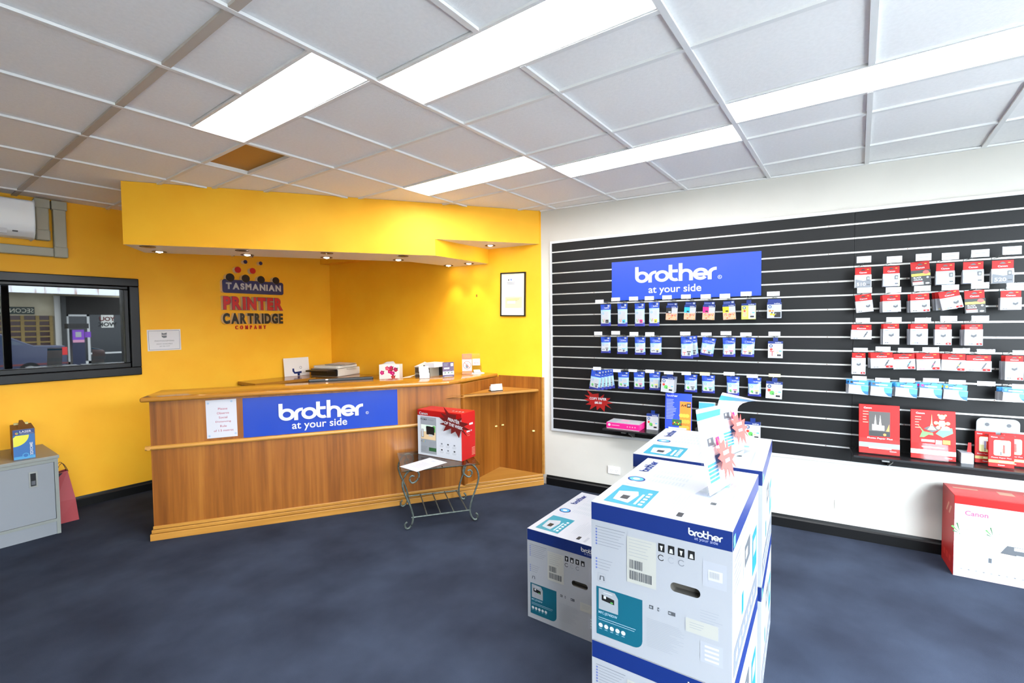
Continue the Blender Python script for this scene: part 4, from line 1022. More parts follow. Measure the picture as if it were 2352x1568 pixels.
def photo_carton(s, d, z, w_, h, sw, label, tilt, group=None):
    t = thing('ink_carton', label, 'ink carton', rw(s, d, z), rot=(0, math.radians(-tilt), THR), group=group)
    MB().box(-w_/2, w_/2, 0, .022, -h, -h*.18, CARD).build('carton', t)
    m = MB(); m.box(-w_*.44, w_*.46, .008, .010, -h*.2, 0, NAVY); m.build('hang_tab', t)
    m = MB(); y = -.0008
    m.rect(-w_/2, w_/2, -h*.30, -h*.18, y, NAVY); m.rect(-w_/2, 0, -h*.62, -h*.30, y, sw); m.rect(0, w_/2, -h*.62, -h*.30, y, PAPER); m.rect(-w_/2, w_/2, -h, -h*.62, y, PEACH)
    for k in range(22):
        rnd = random.Random(k); m.disc(rnd.uniform(-w_*.44, w_*.44), rnd.uniform(-h*.96, -h*.66), w_*rnd.uniform(.04, .08), y-.0004-.00002*k, rnd.choice((RED2, ORANGE, mat('petal_pink', '', 0), PEACH)), n=8, sx=.7)
    brother(m, w_*.2, -h*.245, w_*.42, h*.055, y-.0005, WHITE); m.rect(-w_*.28, -w_*.06, -h*.58, -h*.5, y-.0005, BLACK if sw is not BLACK else WHITE); lines(m, w_*.06, w_*.44, -h*.34, h*.04, 6, y-.0005, LGREY, .001)
    m.rect(w_*.22, w_*.4, -h*.12, -h*.03, .0076, LGREY); m.rect(-w_*.4, w_*.1, -h*.1, -h*.085, .0076, LILAC); m.build('print', t)
    return t
def multi_carton(s, d, z, w_, h, label, tilt=0, theme='green', tabh=.18, group=None, dp=.045, stand=False):
    t = thing('ink_multipack', label, 'ink carton', rw(s, d, z), rot=(0, math.radians(-tilt), THR), group=group)
    ztop = -h*tabh
    MB().box(-w_/2, w_/2, 0, dp, -h, ztop, CARD, top=NAVY).build('carton', t, bevel=.001)
    if theme != 'butterfly':
        m = MB(); m.slab([(-w_*.16, ztop), (w_*.17, ztop), (w_*.17, -.001), (w_*.1, -.001), (w_*.1, ztop*.35), (-w_*.09, ztop*.35), (-w_*.09, -.001), (-w_*.16, -.001)][::1], dp*.5, dp*.5+.002, NAVY); m.rect(-w_*.16, w_*.17, ztop*.3, -.001, dp*.5-.0003, NAVY); m.build('hang_tab', t)
    else: MB().box(-w_*.46, w_*.46, .01, .012, ztop, 0, NAVY).build('hang_tab', t)
    m = MB(); y = -.0008; Hb = h+ztop
    base = {'green': PAPER, 'white': PAPER, 'lime': LIME, 'butterfly': LILAC}[theme]
    m.rect(-w_/2, w_/2, -h, ztop, y, base); m.rect(-w_/2, w_/2, ztop-Hb*.14, ztop, y-.0004, NAVY); brother(m, w_*.2, ztop-Hb*.075, w_*.42, Hb*.07, y-.0008, WHITE)
    if theme in ('lime', 'butterfly'): m.rect(0, w_/2-.002, -h*.97 if theme == 'lime' else -h*.68, ztop-Hb*.15, y-.0003, PAPER)
    m.stroke(arc(-w_*.3, ztop-Hb*.28, w_*.095, 0, 360, 16), w_*.05, y-.0005, NAVY); m.disc(-w_*.3, ztop-Hb*.28, w_*.06, y-.0004, LBLUE, n=12)
    lines(m, w_*.08, w_*.42, ztop-Hb*.2, Hb*.06, 5, y-.0006, LGREY, .0012)
    if theme == 'butterfly':
        m.rect(0, w_*.44, -h*.96, -h*.68, y-.0005, BLACK); m.text('Z', w_*.1, -h*.78, h*.07, y-.0008, WHITE)
        for (cx, cz, r_, c) in ((-.3, -.62, .1, ORANGE), (-.22, -.8, .1, YLW), (-.04, -.82, .09, YLW), (-.1, -.62, .07, ORANGE), (-.16, -.72, .06, BLACK)): m.disc(cx*w_, cz*h, r_*w_, y-.0006, c, n=10)
    else:
        if theme == 'lime': m.disc(-w_*.25, -h*.62, w_*.13, y-.0005, PEACH, n=12); m.disc(-w_*.26, -h*.78, w_*.15, y-.0005, PEACH, n=12); m.disc(-w_*.28, -h*.57, w_*.08, y-.0008, RED2, n=10)
        elif theme == 'green': m.disc(-w_*.12, -h*.72, w_*.15, y-.0005, GREEN, n=12); m.disc(-w_*.3, -h*.6, w_*.10, y-.0006, RED2, n=10); m.poly([(-w_*.1, -h*.7), (w_*.04, -h*.82), (-w_*.08, -h*.8)], y-.0008, DGREEN)
        else:
            m.disc(-w_*.28, -h*.58, w_*.10, y-.0006, RED2, n=10); m.stroke([(-w_*.38, -h*.68), (-w_*.08, -h*.68)], w_*.04, y-.0007, RED); m.stroke([(-w_*.22, -h*.68), (-w_*.22, -h*.9)], w_*.04, y-.0007, RED); m.stroke([(-w_*.1, -h*.5), (-w_*.1, -h*.85)], w_*.025, y-.0007, PEACH)
        m.rect(w_*.06, w_*.22, -h*.68, -h*.64, y-.0006, mat('pale_pink', '#F2A8C8', .4)); m.rect(w_*.26, w_*.42, -h*.68, -h*.64, y-.0006, CYAN); m.rect(w_*.08, w_*.2, -h*.76, -h*.73, y-.0006, YLW); m.rect(w_*.12, w_*.38, -h*.9, -h*.82, y-.0006, BLACK)
    m.build('print', t); return t

ROWS = ('directly under the blue brother board', 'in the middle pouch row', 'in the lowest pouch row')
CN = (('black', BLACK), ('cyan', CYAN), ('magenta', MAG), ('yellow', YLW))
DP, DT = .10, .27
def hk(s, k, tk, lab, **kw): return hook(s, k, tk, kw.pop('dt', DT), 'price hook holding '+lab.replace(',', ''), **kw)
# row under the board
for i, (g, tk) in enumerate((((1379.6, 1403, 699, 748.4), (1367, 1387, 688, 696.5)), ((1418.3, 1441.2, 697, 749), (1403.6, 1424.6, 683, 691.5)), ((1457.8, 1481, 696.5, 749), (1444.5, 1466, 681, 690.4)), ((1490.4, 1514.7, 694, 748.4), (1480.4, 1502.5, 680, 689.3)))):
    s, z, w_, h = place(*g, DP); c, mt = CN[i]
    pouch(s, DP, z, w_, h, mt, 'tall blue ink pouch with %s square, directly under the brother board' % c, style='tall', group='tall ink pouches'); hk(s, 5, tk, 'the tall pouch with %s square' % c)
for i, (g, tk, tl) in enumerate((((1531, 1556.5, 695.2, 734.6), (1520.8, 1543.4, 678, 687.6), -3), ((1572.7, 1598.7, 693.2, 733.8), (1563.9, 1587, 676, 686), -3), ((1615.3, 1642.9, 692.6, 734), (1608.6, 1633, 675.5, 686), -3), ((1658.9, 1687.7, 691, 733.5), (1652.3, 1677.7, 674.4, 684.9), 3))):
    s, z, w_, h = place(*g, DP); c, mt = CN[i]
    photo_carton(s, DP, z, w_, h, mt, 'ink carton with %s square above an orange blossom photo' % c, tl, 'blossom ink cartons'); hk(s, 5, tk, 'the blossom carton with %s square' % c)
s, z, w_, h = place(1703, 1735.8, 688.2, 733, DP); multi_carton(s, DP, z, w_, h, 'lime green ink multipack hanging under the corner of the brother board', theme='lime'); hk(s, 5, (1700.4, 1727, 669.4, 679.9), 'the lime green multipack')
s, z, w_, h = place(1762, 1795, 686.5, 730.2, DP); multi_carton(s, DP, z, w_, h, 'lilac ink carton with yellow butterfly beside the brother board', theme='butterfly', tabh=.17); hk(s, 5, (1761, 1791.6, 669.4, 679.7), 'the lilac butterfly carton')
# middle row
for i, (g, tk) in enumerate((((1380.4, 1402.5, 773.9, 810.3), (1364.4, 1383.7, 761, 770)), ((1417.4, 1441.7, 773.3, 812.5), (1403.6, 1424.6, 759.5, 769)), ((1458, 1482.6, 774.4, 814.2), (1445.6, 1466.6, 761.7, 771)), ((1493, 1519.7, 774.4, 814.2), (1481.5, 1503.6, 762.2, 771.6)))):
    s, z, w_, h = place(*g, DP); c, mt = CN[i]
    pouch(s, DP, z, w_, h, mt, 'short blue ink pouch with %s bar and black squiggle, middle pouch row' % c, icon='pencil', group='short ink pouches'); hk(s, 8, tk, 'the squiggle pouch with %s bar' % c)
for i, (g, tk, tl) in enumerate((((1565, 1593, 772.2, 822.5), (1561.7, 1586.5, 761, 770.5), 0), ((1614, 1645, 775.5, 817), (1609.7, 1635, 762.8, 771), -9), ((1660, 1689.3, 775.5, 819), (1654.5, 1680.5, 760, 770), 0), ((1703.7, 1734.7, 775.5, 819), (1699.8, 1727, 762.8, 772), -3))):
    s, z, w_, h = place(*g, DP); c, mt = CN[i]
    pouch(s, DP+(.02 if i == 0 else 0), z, w_, h, mt, 'blue ink pouch with %s bar and red outline drawing, middle pouch row' % c, tl, icon='red', group='short ink pouches'); hk(s, 8, tk, 'the red drawing pouch with %s bar' % c)
    if i == 0: pouch(s+.02, DP-.03, z, w_, h*.97, mt, 'second blue ink pouch tucked behind the bulging black bar pouch', 6, icon='red', group='short ink pouches')
s, z, w_, h = place(1764, 1798, 775, 822, DP); multi_carton(s, DP, z, w_, h, 'white ink multipack with red drawing at the end of the middle pouch row', theme='white'); hk(s, 8, (1764.5, 1793, 761, 771.6), 'the white multipack with red drawing')
# lowest row
s, z, w_, h = place(1359, 1384, 850.7, 895, DP+.06)
for k in range(5): pouch(s+.014*k, DP+.06-.030*k, z, w_, h, BLACK, ('foremost pouch with black bar in the fanned bunch above the starburst' if k == 0 else 'ink pouch with black bar further back in the fanned bunch'), -9+4*k, icon='green', group='fanned bunch of pouches')
hk(s, 11, (1362, 1381, 841.5, 850.7), 'the fanned bunch of pouches')
for i, (g, tk) in enumerate((((1419.5, 1444.8, 853.5, 892), (1407.5, 1426.4, 846.6, 855.3)), ((1455.7, 1480.4, 853.5, 893), (1443.6, 1463.7, 847, 854.7)), ((1491.3, 1516.3, 853.5, 895.4), (1482, 1503.3, 847.8, 857)))):
    s, z, w_, h = place(*g, DP); c, mt = CN[i+1]
    pouch(s, DP, z, w_, h, mt, 'blue ink pouch with green bird and %s bar next to the fanned bunch' % c, icon='green', group='short ink pouches'); hk(s, 11, tk, 'the green bird pouch with %s bar, near the fanned bunch' % c)
s, z, w_, h = place(1520.5, 1550.4, 857.5, 901, DP+.05)
multi_carton(s, DP+.05, z, w_, h, 'front white ink multipack of three sharing one hook', -4, group='white multipacks on one hook', dp=.026)
for k in (1, 2): multi_carton(s+.002*k, DP+.05-.03*k, z, w_, h, 'white ink multipack behind the front one of three sharing one hook', -4, group='white multipacks on one hook', dp=.026)
hk(s, 11, (1524.6, 1547, 851.2, 860.4), 'three white multipacks')
for i, (g, tk) in enumerate((((1572, 1601.3, 859.8, 900), (1565, 1587.5, 852.4, 862)), ((1612, 1642, 861.6, 902.3), (1607, 1631, 853.5, 863.3)), ((1669, 1698.3, 864.4, 907.5), (1661.6, 1688, 853, 863.3)), ((1717.8, 1748.3, 866.7, 909.8), (1714.4, 1741.4, 858, 868.5)))):
    s, z, w_, h = place(*g, DP); c, mt = CN[i]
    pouch(s, DP, z, w_, h, mt, 'blue ink pouch with green bird and %s bar right of the three multipacks' % c if False else 'blue ink pouch with green bird and %s bar, beyond the three multipacks' % c, icon='green', group='short ink pouches'); hk(s, 11, tk, 'the green bird pouch with %s bar, beyond three multipacks' % c, cream=(i == 1))
s, z, w_, h = place(1760.3, 1798, 867.9, 915.5, DP); multi_carton(s, DP, z, w_, h, 'single white ink multipack with green bird at the end of the lowest pouch row', -2); hk(s, 11, (1765, 1793.6, 857, 866.7), 'the single green bird multipack', cream=True)

# ---------------------------------------------------------------- red and white cartons
DC, DTC = .135, .225
RSIL = mat('gloss_silver', '#B9BCC0', .3)
def red_carton(s, d, z, w_, h, label, kind, tilt=0, num=None, sw=None, xl=False, group=None, dp=.035, red=.36):
    t = thing('ink_carton', label, 'ink carton', rw(s, d, z), rot=(0, math.radians(-tilt), THR), group=group)
    body = {'510': RSIL, 'twin': BLACK, 'wide': CARD, 'tall': CARD, '520': RSIL, '511': CARD, '512': CARD}.get(kind, CARD)
    wide = w_*1.04
    if kind in ('tall',): red = .24
    MB().box(-w_/2, w_/2, -.001, .001, -h*red, 0, RED).build('header_card', t)
    m = MB(); q = dp
    if kind in ('510', '511', '512', '520'):      # tapered cushion shaped carton
        pr = [(-h*red, 0.0, .006), (-h*.5, -.006, q*.8), (-h*.97, -.008, q), (-h, -.004, q*.9)]
        for a, b_ in zip(pr, pr[1:]):
            for (xs) in (1,):
                m.face([(-wide/2, b_[1], b_[0]), (wide/2, b_[1], b_[0]), (wide/2, a[1], a[0]), (-wide/2, a[1], a[0])], body)
                m.face([(wide/2, b_[2], b_[0]), (-wide/2, b_[2], b_[0]), (-wide/2, a[2], a[0]), (wide/2, a[2], a[0])], CARD)
                m.face([(wide/2, b_[1], b_[0]), (wide/2, b_[2], b_[0]), (wide/2, a[2], a[0]), (wide/2, a[1], a[0])], CARD)
                m.face([(-wide/2, b_[2], b_[0]), (-wide/2, b_[1], b_[0]), (-wide/2, a[1], a[0]), (-wide/2, a[2], a[0])], CARD)
        m.face([(-wide/2, -.004, -h), (-wide/2, q*.9, -h), (wide/2, q*.9, -h), (wide/2, -.004, -h)], CARD)
    else: m.box(-wide/2, wide/2, -.006, q, -h, -h*red, body)
    m.build('carton', t)
    m = MB(); y = -.0095
    m.text('Canon', 0, -h*red*.70, h*red*.22, -.0018, WHITE, w=w_*.46, bold=.03); m.poly([(-w_*.16, -h*red*.42), (w_*.16, -h*red*.42), (w_*.05, -h*red*.22), (-w_*.05, -h*red*.22)], -.0016, PLBLK); m.rect(w_*.24, w_*.36, -h*red*.32, -h*red*.26, -.0016, YLW)
    m.build('header_print', t); m = MB()
    zb, zt = -h, -h*red
    Hb = zt-zb
    if kind in ('510', '511', '512', '520'):
        ul = {'510': GREYT, '511': LILAC, '512': LBLUE, '520': GREYT}[kind]
        m.poly([(-w_*.48, zb+.003), (w_*.48, zb+.003), (w_*.48, zb+Hb*.58), (0, zb+Hb*.52), (-w_*.48, zb+Hb*.66)], y, ul)
        if kind == '511': m.rect(w_*.38, w_*.5, zb+.003, zb+Hb*.7, y-.0004, mat('pale_lime', '#DDE58A', .4))
        m.text(num, -w_*.12, zb+Hb*.26, Hb*.26, y-.0006, WHITE, w=w_*.56, bold=.02); m.rect(w_*.22, w_*.40, zb+Hb*.55, zb+Hb*.84, y-.0005, DGREY); m.rect(w_*.25, w_*.37, zb+Hb*.6, zb+Hb*.78, y-.0008, LGREY); m.rect(w_*.22, w_*.42, zb+Hb*.18, zb+Hb*.26, y-.0006, DGREY)
    elif kind == 'twin':
        m.rect(-w_/2, w_/2, zb+Hb*.62, zb+Hb*.78, -.0066, YLW); m.disc(w_*.28, zb+Hb*.84, w_*.13, -.007, RED2, n=12, sx=1.3); m.rect(-w_*.46, w_*.12, zb+.004, zb+Hb*.24, -.0066, PAPER); m.rect(-w_*.46, w_*.05, zb+Hb*.25, zb+Hb*.28, -.0066, RED)
        m.text('BLACK', -w_*.18, zb+Hb*.52, Hb*.10, -.0066, WHITE, w=w_*.42, bold=.03); m.text('COLOUR', -w_*.15, zb+Hb*.38, Hb*.10, -.0066, WHITE, w=w_*.48, bold=.03); m.disc(w_*.35, zb+Hb*.5, w_*.07, -.0066, LGREY, n=10); m.disc(w_*.32, zb+Hb*.12, w_*.06, -.0066, PAPER, n=10, sx=2)
    else:
        y = -.0066; cxx = w_*.22 if kind != 'tall' else 0; czz = zb+Hb*(.52 if kind != 'tall' else .62); r_ = w_*(.13 if kind != 'tall' else .16)
        if sw is not None and kind == 'wide':
            m.poly([(cxx-r_*.9, czz-Hb*.34), (cxx-r_*.3, czz-Hb*.26), (cxx+r_*.9, czz+Hb*.28), (cxx+r_*.5, czz+Hb*.32), (cxx-r_*.6, czz-Hb*.12)], y, DGREY); m.rect(cxx-r_*.2, cxx+r_*.3, czz-.002, czz+.004, y-.0004, sw)
        else:
            m.poly([(cxx-r_, czz-r_*.5), (cxx, czz-r_), (cxx+r_, czz-r_*.4), (cxx+r_, czz+r_*.7), (cxx, czz+r_), (cxx-r_, czz+r_*.3)], y, DGREY); m.poly([(cxx-r_*.8, czz+r_*.35), (cxx, czz+r_*.05), (cxx+r_*.9, czz+r_*.65), (cxx, czz+r_*.95)], y-.0004, LGREY)
        m.rect(-w_*.42, -w_*.2, zt-Hb*.12, zt-Hb*.09, y, GREYT); m.rect(-w_*.42, -w_*.16, zb+Hb*.22, zb+Hb*.26, y, LGREY)
        cols = sw if isinstance(sw, tuple) else (sw,)*2
        for k, c in enumerate(cols): m.rect(-w_*.40+k*w_*.13, -w_*.30+k*w_*.13, zb+Hb*.09, zb+Hb*.09+h*.028, y, c)
        if xl: m.poly(rrect(w_*.16, w_*.47, zb+.003, zb+.003+h*(.14 if kind == 'wide' else .095), .005, corners='bc'), y-.0004, RED); m.text('XL', w_*.32, zb+.003+h*(.07 if kind == 'wide' else .047), h*.05, y-.0008, WHITE, bold=.03)
    m.build('print', t); return t
R5c = (YLW, CYAN, NAVY)
CANON = [
 # row groove, geometry, ticket, kind, number, swatch, xl, tilt, extra behind, label
 (3, (1963.9, 2000.7, 614.2, 660.3), (1967, 2001.8, 588.7, 602.8), '510', '510', None, 0, 0, 0, 'silver and red ink carton numbered 510'),
 (3, (2028.4, 2065.8, 611, 658), (2036, 2072.8, 588.7, 602.8), '511', '511', None, 0, 0, 0, 'lilac and red ink carton numbered 511 between silver carton and twin carton'),
 (3, (2090.2, 2133.5, 600.7, 655.4), (2102.6, 2140, 582.8, 598), 'twin', None, None, 0, 4, 0, 'black and yellow twin ink carton in the topmost carton row'),
 (3, (2149.9, 2192, 604, 653.8), (2162.4, 2203.6, 580.6, 595.8), '512', '512', None, 0, 0, 0, 'pale and red ink carton numbered 512'),
 (3, (2211.7, 2258.3, 600.7, 651), (2230, 2273, 573.6, 589.3), '511', '513', None, 0, 0, 0, 'lilac and red ink carton numbered 513 next to the grey carton'),
 (3, (2277.8, 2327.7, 597.4, 650.5), (2302, 2347, 566.5, 583.3), '520', '520', None, 0, 0, 0, 'grey and red ink carton numbered 520'),
 (5, (1963, 2000.7, 676, 716.7), (1968, 2003.4, 660.3, 672.8), 'sq', None, BLACK, 0, 6, 0, 'tilted white ink carton with black squares, second carton row'),
 (5, (2026.6, 2066.9, 676.6, 716.1), (2033.8, 2070.7, 659.2, 671.7), 'sq', None, R5c, 0, 2, 1, 'white ink carton with tricolour squares, second carton row'),
 (5, (2090.5, 2133.5, 673.9, 716.1), (2098.8, 2137.9, 656, 668.4), 'sq', None, BLACK, 1, 2, 1, 'white ink carton with black squares and XL badge, second carton row'),
 (5, (2153.7, 2201.2, 667.3, 710), (2162.4, 2203.6, 653.8, 665.7), 'sq', None, R5c, 1, 12, 2, 'swung out white ink carton with tricolour squares and XL badge'),
 (5, (2214, 2260, 666.8, 718.8), (2230, 2272.4, 648.9, 662.5), 'twin', None, None, 0, 3, 0, 'black and yellow twin ink carton in the second carton row'),
 (5, (2297.9, 2345, 666.8, 711.3), (2311.5, 2352, 649.5, 662.5), 'sq', None, DGREY, 0, 0, 0, 'grey ink carton with flat black cartridge picture, second carton row'),
 (7, (1956, 2001.4, 745.5, 778.7), (1965, 1998.9, 729.6, 740.4), 'wide', None, BLACK, 0, -1, 0, 'wide ink carton with black squares and no badge, third carton row'),
 (7, (2028.8, 2064.6, 743.6, 790.8), (2035, 2071.6, 727.7, 739.8), 'tall', None, BLACK, 0, 0, 1, 'tall white ink carton with black bar, third carton row'),
 (7, (2091.3, 2130.2, 743.6, 791.4), (2100.3, 2138.5, 729, 741.7), 'tall', None, R5c, 0, 0, 1, 'tall white ink carton with tricolour bar, third carton row'),
 (7, (2147.4, 2184.6, 745, 792.3), (2159.4, 2199.3, 725, 737.5), 'tall', None, DGREY, 1, 0, 0, 'tall white ink carton with black bar and XL badge, third carton row'),
 (7, (2215.5, 2256.2, 744.6, 793.2), (2230.9, 2272.3, 724.5, 737.5), 'tall', None, R5c, 1, 0, 1, 'tall white ink carton with tricolour bar and XL badge, third carton row'),
 (9, (1956.8, 1987.4, 810, 859), (1959.3, 1993.8, 797.8, 809), 'tall', None, BLACK, 1, 0, 0, 'narrow tall grey ink carton with XL badge, fourth carton row'),
 (9, (1999, 2049.9, 809.3, 845), (2010.4, 2046, 795, 806.7), 'wide', None, BLACK, 1, 3, 1, 'wide ink carton with black squares and XL badge'),
 (9, (2051, 2099.6, 811.8, 847.5), (2062, 2099, 798, 810.3), 'wide', None, CYAN, 1, 3, 0, 'wide ink carton with cyan squares and XL badge'),
 (9, (2104, 2157, 810.5, 849.5), (2118, 2157, 796.5, 810), 'wide', None, MAG, 1, 3, 1, 'wide ink carton with magenta squares and XL badge'),
 (9, (2163.4, 2217.6, 812.6, 851.2), (2187.4, 2228, 798.6, 812), 'wide', None, YLW, 1, -1, 1, 'wide ink carton with yellow squares and XL badge'),
 (9, (2219, 2275.8, 815.4, 852.6), (2242.9, 2286.3, 801, 813.3), 'wide', None, DGREY, 1, 0, 0, 'wide ink carton with grey squares and XL badge'),
 (9, (2308.5, 2350, 816.8, 873), (2325, 2362, 803.5, 816), 'tall', None, DGREY, 1, 0, 1, 'large tall ink carton with XL badge at the end of the fourth carton row'),
]
for (k, g, tk, kind, num, sw, xl, tl, extra, lab) in CANON:
    s, z, w_, h = place(*g, DC)
    red_carton(s, DC, z, w_, h, lab, kind, tl, num, sw, xl, 'hanging red topped ink cartons', dp=.030)
    for e in range(extra): red_carton(s-.006*(e+1), DC-.045*(e+1), z-.002, w_, h, ' '.join((('spare behind the ' if e == 0 else 'rearmost spare behind the ')+lab.replace(',', '')).split()[:16]), kind, tl*.4, num, sw, xl, 'hanging red topped ink cartons', dp=.024)
    hook(s, k, tk, DTC, ' '.join(('price hook of the '+lab.replace(',', '')).split()[:16]))
# blue and white cartons
def blue_carton(s, d, z, w_, h, label, dot, tilt=0, group=None):
    t = thing('toner_carton', label, 'ink carton', rw(s, d, z), rot=(0, math.radians(-tilt), THR), group=group)
    hd = h*.36
    MB().box(-w_/2, w_/2, -.001, .001, -hd, 0, SKYB).build('header_card', t); MB().box(-w_/2, w_/2, -.02, .022, -h, -hd, CARD).build('carton', t)
    m = MB(); y = -.0206
    m.rect(-w_/2, -w_*.1, -hd, -hd*.3, -.0014, mat('deep_sky', '#1B6FB5', .35)); m.disc(-w_*.36, -hd*.55, w_*.07, -.0018, dot, n=10); m.rect(-w_*.26, w_*.3, -hd*.78, -hd*.52, -.0018, WHITE)
    n = 10; c = []
    for k in range(n+1): a = -PI/2+PI*k/n*.5; 
    m.poly([(w_*.5, -h+.002), (w_*.5, -hd-.003), (w_*.12, -hd-.003), (w_*.13, -hd-(h-hd)*.35), (w_*.2, -hd-(h-hd)*.65), (w_*.34, -hd-(h-hd)*.9)], y, SKYB)
    m.poly([(w_*.5, -h+.002), (w_*.5, -hd-(h-hd)*.6), (w_*.2, -hd-(h-hd)*.62), (w_*.34, -hd-(h-hd)*.9)], y-.0004, mat('deep_sky', '', 0))
    lines(m, -w_*.44, -w_*.08, -hd-.006, (h-hd)*.16, 5, y, LGREY, .0014); m.build('print', t); return t
for i, (g, tk, dot, nm) in enumerate((((1950, 1995, 871.8, 904.3), (1957.4, 1991.2, 862.2, 874.3), BLACK, 'large black dot'), ((2000, 2049, 875.6, 909), (2009.7, 2044.8, 866.4, 878.8), DGREY, 'small dark dot'), ((2056.6, 2106.6, 878.8, 911), (2065.4, 2102.2, 867, 879.4), CYAN, 'cyan dot'), ((2112, 2163, 879.4, 913), (2119.4, 2157, 867, 879.4), MAG, 'magenta dot'), ((2167, 2221.8, 882.8, 917), (2178.3, 2219, 870.8, 883.9), YLW, 'yellow dot'), ((2302, 2362, 890.5, 922), (2323.5, 2366, 880.7, 894.7), SKYB, 'blue dot'))):
    s, z, w_, h = place(*g, DC+.02)
    blue_carton(s, DC+.02, z, w_, h, 'blue and white ink carton with %s, lowest carton row' % nm, dot, -3, 'blue and white ink cartons')
    blue_carton(s-.012, DC-.032, z-.002, w_, h, 'blue and white ink carton behind the one with %s' % nm, dot, 0, 'blue and white ink cartons')
    hook(s, 11, tk, DTC, 'price hook of the blue and white carton with %s' % nm)
s = rwp(2262, 893, .06)[0]
hook(s, 11, (2243.5, 2287, 874, 887.7), DTC, 'empty wire hook with price ticket in the blue and white carton row')

# ---------------------------------------------------------------- black shelves at the foot of the slatwall
SHZ = .675
def shelf(s0, s1, label):
    t = thing('wall_shelf', label, 'shelf', rw(s0, T_, SHZ), THR)
    MB().box(0, s1-s0, -.235, -.001, -.014, 0, PLBLK).build('board', t, bevel=.002)
    for x in (.22, s1-s0-.22):
        m = MB(); m.slab([(-.2, -.016), (0, -.016), (0, -.10), (-.03, -.10), (-.19, -.035)], x-.002, x+.002, STEEL); m.xf(Matrix(((0, 1, 0, 0), (1, 0, 0, 0), (0, 0, 1, 0), (0, 0, 0, 1)))); m.build('bracket', t)
    MB().box(.16, .20, -.21, -.17, -.03, -.015, STEEL).build('clamp', t)
sA0 = rwp(1388, 985, .2)[0]; sA1 = rwp(1768, 1010, .2)[0]; shelf(sA0, sA1, 'black ledge under the blue pouches, holding the pink paper ream')
sB0 = rwp(1958, 1040, .2)[0]; shelf(sB0, 4.6, 'black ledge holding the red photo paper packs')
# pink ream
s0, s1 = rwp(1392.6, 981.5, .215)[0], rwp(1469.5, 989.6, .215)[0]
t = thing('paper_ream', 'pink wrapped ream of copy paper lying on the black ledge', 'paper ream', rw(s0, .215, SHZ), THR-.03)
PK = mat('ream_pink', '#DE1F72', .3); w_ = s1-s0
MB().box(0, w_, 0, .185, 0, .055, PK, top=PAPER).build('wrapper', t, bevel=.004)
m = MB(); y = -.0008; m.disc(.028, .034, .012, y, WHITE, n=14); m.rect(.05, .12, .03, .036, y, mat('pale_pink', '', 0))
for k in range(4): m.disc(.19+.022*k, .03, .006, y, mat('pale_pink', '', 0), n=8)
m.rect(.003, w_-.003, .001, .006, y, PAPER); m.face([(.01, .01, .0556), (.08, .01, .0556), (.08, .17, .0556), (.01, .17, .0556)], LGREY); m.face([(.10, .08, .0556), (.17, .08, .0556), (.17, .15, .0556), (.10, .15, .0556)], mat('pale_pink', '', 0)); m.build('print', t)
# small cartons standing on the ledge
for (g, lab) in (((1485, 1511.5, 943, 984), 'green bird ink multipack standing next to the pink ream'), ((1710.5, 1746.5, 961, 1008), 'green bird ink multipack standing at the end of the ledge'), ((1686, 1709, 961, 1005), 'ink multipack half hidden behind the leaflets on the ledge')):
    s, z, w_, h = place(*g, .10); h = z-SHZ
    multi_carton(s, .10, z, w_, h, lab, group='ink multipacks on the ledge')
# photo paper packs
def pack(g, d, label, base, draw, lean=5, stand=True, name='photo_paper_pack'):
    s, z, w_, h = place(*g, d); h = z-SHZ-.006
    t = thing(name, label, 'paper pack', rw(s, d, SHZ+.0065), rot=(math.radians(-lean), 0, THR), group='photo paper packs')
    MB().box(-w_/2, w_/2, 0, .012, 0, h, base).build('pack', t, bevel=.002)
    m = MB(); draw(m, w_, h); m.build('print', t)
    if stand:
        m = MB(); m.box(-w_/2, w_/2, -.012, -.009, 0, h*.32, ACRYL); m.box(-w_/2, w_/2, -.012, .03, -.004, -.001, ACRYL); m.box(-w_/2, w_/2, .016, .019, 0, h*.9, ACRYL); m.build('stand', t)
    return t
def art_a4(m, w, h):
    y = -.001
    m.rect(w*.06, w*.48, h*.02, h*.80, y, ORANGE)
    for k in range(9): m.disc(w*(.12+.11*(k % 3)+.03*(k//3 % 2)), h*(.14+.15*(k//3)), w*.075, y-.0004-.00004*k, mat('orange_fruit', '#F4A03C', .4), n=14, sx=1.1)
    m.rect(-w*.22, w*.14, h*.17, h*.33, y-.001, DGREEN); 
    for k in range(7): m.disc(-w*(.18-.05*k), h*(.22+.03*(k % 2)), w*.03, y-.0014, (RED, YLW, GREEN)[k % 3], n=8)
    m.rect(-w*.36, w*.32, h*.08, h*.125, y-.0016, WHITE); brother(m, -w*.23, h*.935, w*.40, h*.055, y, WHITE)
    m.text('A4', w*.2, h*.70, h*.065, y-.0012, BLACK, w=w*.2, bold=.01); m.rect(w*.32, w*.465, h*.655, h*.755, y-.0012, BLACK); m.text('20', w*.39, h*.71, h*.05, y-.0016, WHITE, bold=.02); lines(m, -w*.45, -w*.06, h*.84, h*.038, 14, y, LILAC, h*.012, 4)
pack((1527, 1588, 904, 986), .13, 'blue brother A4 photo paper pack with oranges on the cover', mat('pack_blue', '#2B45C8', .2), art_a4, lean=4)
def art_grey(m, w, h):
    y = -.001; m.rect(-w*.48, w*.48, h*.62, h*.97, y, SKYB); m.rect(-w*.48, w*.48, h*.3, h*.6, y, PAPER); m.poly([(-w*.1, h*.5), (w*.3, h*.55), (w*.2, h*.36)], y-.0005, DGREY); m.rect(w*.1, w*.4, h*.3, h*.36, y-.0005, MAG); lines(m, -w*.4, w*.4, h*.26, h*.04, 5, y, GREYT, .002)
